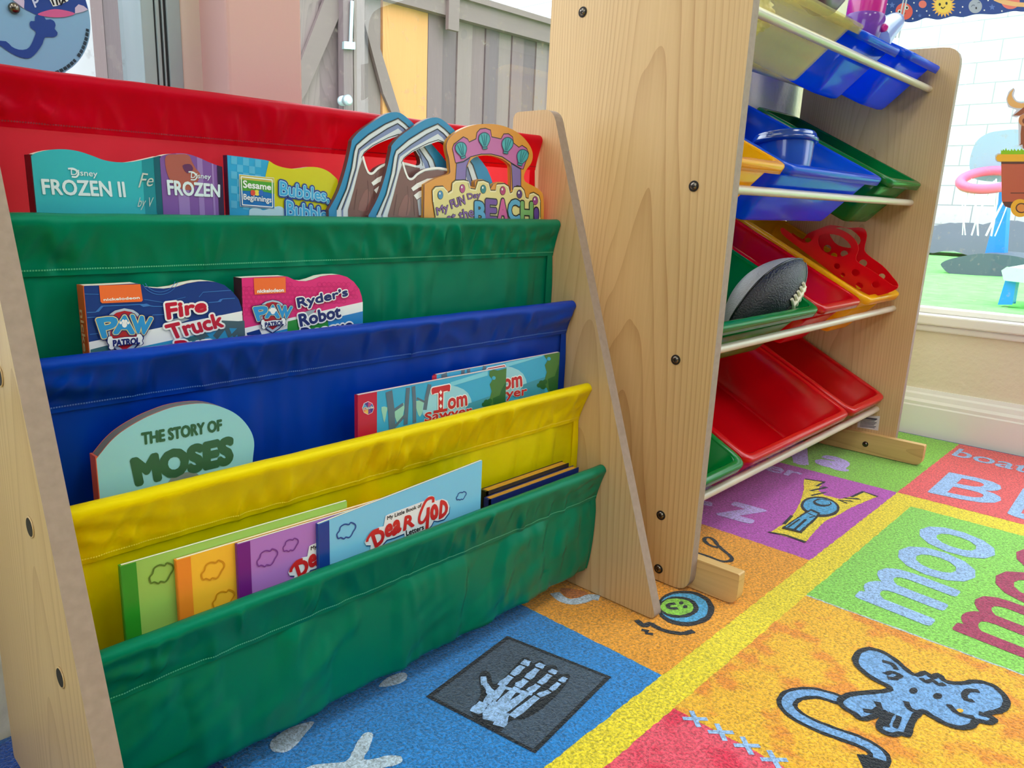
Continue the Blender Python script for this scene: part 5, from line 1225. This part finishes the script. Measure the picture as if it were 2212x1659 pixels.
# snail with a smiling shell
b.ell(F, Z1([(555, 1300)])[0], 350 / 5.53, 212 / 5.53, 3 * K, r_ink, rot=.06, jit=J); b.ell(F, Z1([(540, 1292)])[0], 292 / 5.53, 172 / 5.53, 4 * K, r_sky, rot=.06, jit=J)
b.ell(F, Z1([(475, 1290)])[0], 236 / 5.53, 128 / 5.53, 5 * K, r_ink, rot=.04, jit=J); b.ell(F, Z1([(452, 1288)])[0], 196 / 5.53, 100 / 5.53, 6 * K, r_grn, rot=.04, jit=J)
for q in ((505, 1243), (552, 1288)): b.ell(F, Z1([q])[0], 5.0, 3.6, 7 * K, r_ink)
b.stroke(F, Z1([(435, 1250), (370, 1258), (345, 1280), (375, 1308), (465, 1308)]), .0055, 7 * K, r_ink, curve=3)
b.stroke(F, Z1([(-30, 1440), (60, 1510), (130, 1480), (220, 1530), (330, 1575), (480, 1598), (590, 1590), (655, 1570)]), .0075, 3 * K, r_ink, curve=3, jit=.2)
b.stroke(F, Z1([(30, 1555), (100, 1570), (90, 1600), (170, 1610)]), .006, 3 * K, r_ink, curve=0, jit=.2)
b.stroke(F, Z1([(700, 640), (850, 685), (980, 735), (1060, 738), (1112, 715), (1085, 665), (1000, 600), (945, 545), (905, 490), (850, 455), (790, 460), (790, 500), (850, 545), (950, 575)]), .0058, 3 * K, r_ink, curve=3, jit=.2)
b.stroke(F, zoom([(80, 1315), (140, 1370), (230, 1400), (340, 1385), (420, 1355), (500, 1365)], 1180, 980, 4.364), .014, 3 * K, r_wht, curve=3)
b.poly(F, zoom([(140, 1270), (360, 1300), (390, 1350), (300, 1370), (180, 1350)], 1180, 980, 4.364), 3 * K, rm('rust', (196, 112, 40)), curve=3)
# skeleton hand on a charcoal card
card = [(75, 985), (545, 632), (1145, 868), (702, 1312)]
b.poly(F, Z8(card), 3 * K, r_drk, jit=J); b.stroke(F, Z8(card), .0065, 4 * K, r_ink, curve=0, closed=True, jit=.2)
hand = [(325, 1085), (385, 970), (372, 870), (400, 832), (440, 850), (462, 915), (545, 850), (620, 765), (668, 752), (690, 790), (740, 770), (775, 800), (830, 800), (850, 850), (905, 850), (912, 880), (860, 955), (790, 1020), (740, 1065), (640, 1120), (560, 1130), (510, 1190), (460, 1180), (400, 1150)]
b.poly(F, Z8(hand), 5 * K, r_ink, curve=3, jit=.0004)
bones = [([(398, 868), (404, 920)], 20), ([(408, 915), (440, 960), (455, 985)], 22), ([(455, 960), (415, 1030)], 24), ([(665, 772), (640, 800)], 26), ([(632, 805), (570, 860)], 22), ([(565, 868), (500, 925)], 24), ([(750, 792), (728, 815)], 26), ([(720, 822), (660, 880)], 22), ([(652, 888), (600, 930)], 24), ([(825, 828), (806, 850)], 24), ([(796, 858), (735, 912)], 20), ([(726, 920), (668, 958)], 22), ([(888, 874), (860, 900)], 20), ([(852, 908), (800, 950)], 18), ([(792, 956), (728, 985)], 20),
         ([(520, 925), (450, 1010)], 24), ([(600, 935), (490, 1040)], 26), ([(660, 965), (520, 1075)], 26), ([(720, 990), (570, 1110)], 24), ([(400, 1025), (345, 1085)], 34), ([(470, 1035), (425, 1130)], 36), ([(530, 1085), (490, 1165)], 34), ([(440, 1030), (540, 1080)], 40), ([(500, 930), (690, 975)], 16)]
pxm = (FLOOR.at(*Z8([(600, 900)])[0])[0] - FLOOR.at(*Z8([(601, 900)])[0])[0]); 
for l, w_ in bones:
    b.stroke(F, Z8(l), [.00042 * w_ * .72, .00042 * w_ * .92, .00042 * w_ * .72], 7 * K, r_ice, curve=3, jit=.15)
# white shapes on the blue tile
Z9 = lambda l: zoom(l, 450, 1400, 4.022)
b.poly(F, Z9([(535, 850), (560, 800), (700, 700), (900, 640), (900, 680), (830, 760), (770, 840), (680, 905), (590, 908), (545, 885)]), 3 * K, r_wht, curve=3, jit=.0004)
b.poly(F, Z9([(1480, 330), (1560, 260), (1700, 215), (1728, 255), (1690, 300), (1600, 328), (1520, 342)]), 3 * K, r_wht, curve=3, jit=.0004)
b.poly(F, Z9([(1365, 742), (1432, 752), (1410, 850), (1352, 970), (1450, 965), (1560, 938), (1670, 945), (1685, 990), (1600, 1030), (1500, 1050), (1420, 1120), (1100, 1250), (700, 1150), (860, 1040), (1000, 1010), (1190, 990), (1245, 920), (1290, 820)]), 3 * K, r_wht, curve=3, jit=.0004)
# mouse
body = [(980, 1140), (1000, 1112), (1050, 1100), (1110, 1118), (1170, 1155), (1220, 1200), (1265, 1226), (1310, 1212), (1340, 1238), (1370, 1222), (1400, 1252), (1440, 1262), (1490, 1262), (1540, 1255), (1600, 1264), (1650, 1290), (1686, 1330), (1690, 1365), (1668, 1392), (1625, 1402), (1600, 1415), (1632, 1432), (1610, 1452), (1550, 1440), (1530, 1466), (1480, 1474), (1430, 1464), (1390, 1448), (1340, 1420), (1300, 1396), (1272, 1410), (1250, 1435), (1235, 1475), (1222, 1508), (1190, 1500), (1150, 1508), (1105, 1490), (1090, 1468), (1110, 1428), (1125, 1398), (1060, 1422), (1005, 1432), (975, 1408), (930, 1382), (905, 1352), (930, 1325), (985, 1312), (1060, 1305), (1120, 1300), (1142, 1284), (1060, 1240), (1000, 1195), (980, 1165)]
tail = [(920, 1345), (850, 1322), (790, 1308), (730, 1308), (680, 1322), (656, 1352), (668, 1384), (715, 1422), (790, 1460), (880, 1495), (980, 1530), (1050, 1563), (1086, 1595), (1092, 1622), (1062, 1636), (1000, 1630)]
b.stroke(F, Z7(tail), .0195, 3 * K, r_ink, curve=3, jit=.06); b.stroke(F, Z7(tail[:-2]), .0105, 4 * K, r_gry, curve=3, jit=.08)
q = [FLOOR.at(*p) for p in Z7(body)]; q = smooth(q, True, 3)
b.tris(F, [jagged(q, .0005)], 5 * K, r_gry); b.stroke(F, q, .0066, 6 * K, r_ink, curve=0, closed=True, jit=.16, world=True)
for l, w_ in (([(1105, 1160), (1150, 1172), (1172, 1200)], .0055), ([(1120, 1222), (1150, 1212), (1190, 1228), (1165, 1242), (1130, 1238)], .006), ([(1562, 1302), (1515, 1298), (1492, 1318), (1500, 1342), (1535, 1346)], .006), ([(1420, 1365), (1445, 1395), (1490, 1418), (1540, 1425)], .006), ([(1080, 1352), (1098, 1390)], .006), ([(1015, 1392), (1060, 1398), (1090, 1385)], .006), ([(1150, 1405), (1128, 1445), (1125, 1470)], .005), ([(1185, 1420), (1165, 1475)], .005), ([(1215, 1350), (1235, 1385), (1270, 1400)], .006), ([(1288, 1240), (1310, 1258), (1340, 1250), (1370, 1270), (1400, 1268)], .005), ([(1560, 1405), (1600, 1418)], .006)):
    b.stroke(F, Z7(l), w_, 7 * K, r_ink, curve=3, jit=.2)
b.ell(F, Z7([(1252, 1300)])[0], 9, 6.5, 7 * K, r_ink); b.ell(F, Z7([(1366, 1325)])[0], 10, 6.5, 7 * K, r_ink); b.ell(F, Z7([(1470, 1395)])[0], 8, 4.5, 7 * K, r_amb)
tag(b.build('alphabet_rug'), 'bright alphabet rug of printed colour squares covering the floor under both shelves', 'rug')

# ================================================================== STICKERS AND SIGN
DX = WX + .0312
dp = YZ(DX)
def D(mn, rgb): return mat('vinyl_' + mn, rgb, .4)
# solar system border along the window
Zs = lambda l: zoom(l, 1880, 0, 6.635)
b = MB(); bl_ = D('space_blue', (26, 66, 150))
edge = [(170, 60), (215, 215), (330, 260), (470, 305), (570, 322), (680, 300), (800, 258), (960, 283), (1080, 262), (1190, 235), (1330, 248), (1520, 205), (1760, 208), (1900, 190), (2060, 160), (2203, 168), (2500, 130), (2800, 150)]
P = smooth([dp.at(*p) for p in Zs(edge)], False, 4); ztop = P[0][1] + .12
a0 = P[-1][0]; z9 = P[-1][1]; P += [(a0 + .02 * k, z9 + .010 * math.sin(k * .8)) for k in range(1, 70) if a0 + .02 * k < 1.86]
b.prism(dp, [P + [(P[-1][0], 1.0), (P[0][0], 1.0)]], 0, .0008, bl_, WH)
for k in range(34):
    b.tris(dp, [[(a0 + .03 + .04 * k + .004 * math.cos(j * PI / 4), z9 + .07 + .035 * math.sin(k * 2.3) + .004 * math.sin(j * PI / 4)) for j in range(8)]], .0011, WH)
hb = .0011
b.ell(dp, Zs([(487, 165)])[0], 18.5, 18, hb, D('coral', (236, 100, 90)), rot=.3); b.ell(dp, Zs([(752, 62)])[0], 8.5, 8.2, hb, D('peach', (236, 120, 110)))
for q in ((420, 168), (525, 112)): b.ell(dp, Zs([q])[0], 3.8, 4.6, hb * 1.3, WH); b.ell(dp, Zs([(q[0] + 3, q[1] + 2)])[0], 2, 2.8, hb * 1.6, BK)
b.stroke(dp, Zs([(455, 205), (480, 215), (505, 185)]), .0016, hb * 1.5, D('rust', (120, 50, 40)))
sunp = []
for k in range(40):
    r = (172 if k % 2 else 120); a = 2 * PI * k / 40; sunp.append((1050 + r * 1.04 * math.cos(a), 80 + r * math.sin(a)))
b.poly(dp, Zs(sunp), hb, D('sun_orange', (246, 190, 90))); b.ell(dp, Zs([(1050, 75)])[0], 17.5, 17, hb * 1.2, D('sun_yellow', (248, 214, 90)))
for q in ((998, 65), (1095, 50)): b.ell(dp, Zs([q])[0], 2.4, 3.2, hb * 1.5, BK)
b.stroke(dp, Zs([(1015, 105), (1045, 122), (1075, 98)]), .002, hb * 1.5, BK)
b.ell(dp, Zs([(1507, 92)])[0], 14.5, 15, hb, D('moon_grey', (170, 180, 200)), rot=.4)
for q in ([(1450, 100), (1470, 75), (1500, 80)], [(1540, 45), (1560, 35), (1575, 45)]): b.stroke(dp, Zs(q), .0012, hb * 1.5, D('slate', (80, 90, 120)))
b.ell(dp, Zs([(1520, 118)])[0], 1.6, 2.6, hb * 1.5, BK)
b.ell(dp, Zs([(2010, 20)])[0], 20, 17, hb, D('peach', (236, 120, 110))); b.stroke(dp, Zs([(1790, -20), (1900, 25), (2060, 60), (2230, 72)]), .008, hb * 1.3, D('ring_sand', (240, 190, 130)))
def star(cx_, cy_, r):
    return Zs([(cx_ + (r if k % 2 else r * .45) * math.cos(PI / 5 * k + .3), cy_ + (r if k % 2 else r * .45) * math.sin(PI / 5 * k + .3)) for k in range(10)])
for q in ((315, 75, 48), (712, 225, 32), (1748, 105, 48)): b.poly(dp, star(*q), hb, D('star_blue', (90, 120, 200)))
for q in ((245, 62), (628, 42), (305, 172), (668, 158), (810, 160), (850, 222), (610, 270), (1325, 100), (1290, 180), (1636, 148), (1888, 160), (1690, 8)): b.ell(dp, Zs([q])[0], 1.7, 1.7, hb, WH, n=10)
tag(b.build('space_border'), 'navy wavy border strip printed with smiling sun and planets across the right window', 'border')
# highland bull in a cart
Zk = lambda l: zoom(l, 2080, 180, 5.53)
b = MB()
fur = D('fur', (150, 84, 62)); furd = D('fur_dark', (120, 62, 48)); horn = D('horn', (226, 172, 110)); cart = D('cart_red', (192, 96, 78)); cartd = D('cart_dark', (96, 62, 62)); gold = D('cart_gold', (240, 180, 60)); grass = D('grass', (140, 196, 40)); hub = D('hub', (230, 150, 80))
hornp = [(612, 65), (570, 100), (535, 165), (535, 220), (570, 270), (640, 295), (735, 295), (800, 280), (800, 230), (700, 240), (630, 215), (590, 160), (590, 110)]
outl = [(605, 50), (545, 100), (515, 190), (540, 280), (620, 310), (660, 310), (580, 390), (620, 410), (700, 385), (665, 440), (680, 520), (675, 740), (700, 770), (445, 780), (385, 850), (385, 930), (445, 950), (450, 1420), (490, 1490), (560, 1500), (600, 1600), (700, 1625), (1000, 1625), (1000, 50)]
b.prism(dp, [[dp.at(*p) for p in Zk([(605, 52), (545, 100), (515, 190), (540, 285), (640, 318), (580, 395), (640, 410), (680, 390), (660, 460), (668, 740), (720, 790), (1300, 790), (1300, 330), (900, 300), (850, 200), (700, 225), (640, 205), (605, 150), (625, 80)])]], 0, .0004, D('sticker_edge', (206, 206, 230)))
b.poly(dp, Zk(hornp), hb * .6, horn, curve=3)
b.poly(dp, Zk([(735, 280), (660, 340), (600, 385), (680, 385), (730, 360), (900, 330), (900, 280)]), hb * .6, fur); b.poly(dp, Zk([(700, 500), (690, 600), (692, 720), (670, 742), (712, 730), (720, 780), (1000, 780), (1000, 340), (740, 360)]), hb * .5, fur)
b.ell(dp, Zk([(735, 440)])[0], 12.5, 13, hb * .8, D('muzzle', (206, 140, 100))); b.ell(dp, Zk([(738, 450)])[0], 5, 6, hb, furd)
gz = [(455, 850), (455, 790), (470, 810), (482, 785), (500, 805), (515, 770), (530, 805), (548, 790), (565, 810), (580, 780), (600, 808), (615, 780), (640, 810), (660, 782), (680, 806), (700, 775), (720, 800), (760, 780), (800, 805), (1300, 790), (1300, 860)]
b.prism(dp, [[dp.at(*p) for p in Zk([(385, 860), (420, 835), (1300, 835), (1300, 960), (470, 960), (460, 945), (410, 940), (385, 910)])]], 0, .0004, D('sticker_edge', (206, 206, 230)))
b.poly(dp, Zk(gz), hb * .5, grass)
b.poly(dp, Zk([(395, 890), (415, 855), (450, 848), (1300, 848), (1300, 935), (450, 935), (412, 925)]), hb * .8, gold)
b.prism(dp, [[dp.at(*p) for p in Zk([(458, 935), (1300, 935), (1300, 1490), (560, 1490), (500, 1470), (465, 1400)])]], 0, .0006, cart)
b.poly(dp, Zk([(458, 935), (1300, 935), (1300, 962), (460, 962)]), hb, cartd); b.poly(dp, Zk([(468, 1415), (1300, 1415), (1300, 1490), (570, 1488), (510, 1470)]), hb, cartd)
b.stroke(dp, Zk([(570, 1310), (1300, 1310)]), .0016, hb, cartd, curve=0)
b.ell(dp, Zk([(685, 1490)])[0], 20.5, 19.5, hb * 1.2, gold); b.ell(dp, Zk([(700, 1490)])[0], 12.5, 11, hb * 1.4, cartd); b.ell(dp, Zk([(702, 1490)])[0], 10, 8.5, hb * 1.6, hub)
mir = lambda l: [(1760 - x, y) for x, y in l]
b.prism(dp, [[dp.at(*p) for p in Zk(mir([(605, 52), (545, 100), (515, 190), (540, 285), (640, 318), (580, 395), (700, 400), (880, 330), (880, 300), (850, 200), (700, 225), (640, 205), (605, 150), (625, 80)]))]], 0, .0004, D('sticker_edge', (206, 206, 230)))
b.poly(dp, Zk(mir(hornp)), hb * .7, horn, curve=3)
b.poly(dp, Zk(mir([(735, 280), (660, 340), (600, 385), (680, 385), (730, 360), (900, 330), (900, 280)])), hb * .75, fur); b.poly(dp, Zk(mir([(700, 500), (690, 600), (692, 720), (712, 730), (720, 780), (900, 780), (900, 340), (740, 360)])), hb * .62, fur)
b.ell(dp, Zk([(1025, 440)])[0], 12.5, 13, hb * .9, D('muzzle', (206, 140, 100))); b.ell(dp, Zk([(1022, 450)])[0], 5, 6, hb * 1.1, furd)
b.ell(dp, Zk([(1075, 1490)])[0], 20.5, 19.5, hb * 1.2, gold); b.ell(dp, Zk([(1060, 1490)])[0], 12.5, 11, hb * 1.4, cartd); b.ell(dp, Zk([(1058, 1490)])[0], 10, 8.5, hb * 1.6, hub)
tag(b.build('cart_sticker'), 'vinyl window sticker of a shaggy horned bull riding a red cart with gold wheel', 'sticker')
# hanging wand beside the border
b = MB(); cordm = mat('clear_cord', (226, 230, 240), .3, alpha=.7)
for u0, u1 in ((1952, 1934), (1958, 1941)):
    p, q = YZ(1.72).at(u0, 0), YZ(1.72).at(u1, 82)
    b.tube([YZ(1.72).w(p[0] + (p[0] - q[0]) * 9, p[1] + (p[1] - q[1]) * 9), YZ(1.72).w(*q)], .0016, cordm, 6)
tag(b.build('hanging_cord'), 'pair of thin clear cords hanging down in front of the right window', 'cord')
# round sign on the left window
Zl = lambda l: zoom(l, 0, 0, 5.267)
SP = XZ(.044)
cpx = [SP.at(*p) for p in Zl([(975, 0), (1028, 320), (905, 715), (750, 815)])]
def circ(a, b_, c_):
    ax_, ay, bx, by, cx_, cy = *a, *b_, *c_
    d = 2 * (ax_ * (by - cy) + bx * (cy - ay) + cx_ * (ay - by))
    ux = ((ax_**2 + ay**2) * (by - cy) + (bx**2 + by**2) * (cy - ay) + (cx_**2 + cy**2) * (ay - by)) / d
    uy = ((ax_**2 + ay**2) * (cx_ - bx) + (bx**2 + by**2) * (ax_ - cx_) + (cx_**2 + cy**2) * (bx - ax_)) / d
    return ux, uy, math.hypot(ux - ax_, uy - ay)
ux, uy, ur = circ(cpx[0], cpx[1], cpx[3])
disc = thing('round_sign', (ux, .047, uy - ur), 'round pale blue sign with a dark blue waving arm hung on the left window', 'sign')
b = MB(); b.prism(SP, [[(ux + ur * math.cos(2 * PI * k / 96), uy + ur * math.sin(2 * PI * k / 96)) for k in range(96)]], -.006, 0, D('sign_blue', (132, 176, 216)), D('sign_edge', (190, 200, 220)))
db = D('sign_navy', (26, 64, 150))
def clip(px): 
    out = []
    for p in px:
        a, c_ = SP.at(*p); d = math.hypot(a - ux, c_ - uy); k = min(1, ur * .995 / d); out.append((ux + (a - ux) * k, uy + (c_ - uy) * k))
    return out
b.tris(SP, [clip(Zl([(130, -60), (180, 0), (290, 110), (400, 165), (540, 170), (700, 160), (860, 150), (1000, 110), (990, 0), (960, -120), (500, -300)]))], .0004, db)
b.tris(SP, [smooth([SP.at(*p) for p in Zl([(425, 165), (500, 130), (620, 105), (740, 120), (850, 155), (760, 190), (640, 200), (520, 190)])], True, 3)], .0007, D('sign_pink', (210, 92, 150)))
b.tris(SP, [clip(Zl([(850, 155), (850, 90), (890, 50), (950, 70), (998, 110), (930, 140)]))], .0007, D('sign_lilac', (206, 188, 220)))
b.tris(SP, [clip(Zl([(140, 0), (270, 100), (275, 20), (260, -60), (150, -80)]))], .0007, D('sign_lilac', (206, 188, 220)))
b.poly(SP, Zl([(540, -40), (600, 75), (640, 70), (770, 15), (790, -40)]), .0007, WH)
for l in ([(575, -30), (610, 60)], [(650, 60), (630, -30)], [(665, -20), (690, 55), (720, -20)], [(700, -40), (740, 25)]): b.stroke(SP, Zl(l), .0014, .0009, BK, curve=2)
b.text(SP, 'p', Zl([(395, 85), (450, 65), (425, -60), (345, -40)]), .0008, D('sign_ice', (200, 206, 240)), bold=.02)
arm = [(-60, 470), (65, 470), (130, 530), (210, 565), (300, 560), (350, 510), (390, 420), (405, 360), (350, 320), (335, 270), (350, 240), (395, 240), (395, 190), (430, 165), (490, 175), (520, 225), (570, 220), (615, 245), (630, 290), (620, 330), (652, 370), (640, 410), (590, 425), (510, 425), (480, 500), (420, 590), (350, 655), (280, 665), (170, 630), (70, 570), (0, 520), (-60, 510)]
b.tris(SP, [smooth([SP.at(*p) for p in Zl(arm)], True, 2)], .0006, db)
for k, body in enumerate(('INTERNATIONAL, INC.', '2022 CON-00-0105')):
    n = 34
    for j in range(n):
        t = j / n; a = (-1.22 + .50 * t) if k == 0 else (-.66 + .52 * t)
        a += .0; rr = ur * .955
        p = (ux + rr * math.cos(a), uy + rr * math.sin(a)); da = .5 / n * .8; s_ = ur * .024
        b.tris(SP, [[(ux + (rr + d) * math.cos(a + e), uy + (rr + d) * math.sin(a + e)) for d, e in ((s_, 0), (s_, da), (-s_, da), (-s_, 0))][::1 if True else -1]], .0006, BK) if (j % 5) else None
b.build('sign_face', disc)
b = MB(); p = SP.at(*Zl([(155, 95)])[0]); b.lathe(SP.w(p[0], p[1], 0), SP.n, [(0, .0042), (.002, .0042), (.0035, .003), (.004, .0005)], screwm, 20); b.build('rivet', disc)
# hanging strips behind the left pane
vb = thing('vertical_blind', (-.2, .125, .30), 'vertical pale translucent blind strips behind the left window pane', 'blind')
vm = mat('blind_strip', (226, 228, 232), .5, trans=.5); x = -1.0; k = 0
while x < .14:
    w_ = .022 + .012 * random.random()
    b = MB(); n = 6; V = []
    for z in (.318 + .01 * random.random(), 2.05):
        for i in range(n + 1): V.append((x + w_ * i / n, .112 + .004 * math.sin(PI * i / n) + .006 * (k % 2), z))
    b.add(V, [(i, i + 1, n + 2 + i, n + 1 + i) for i in range(n)], vm, True); b.build('strip', vb); x += w_ * .93; k += 1
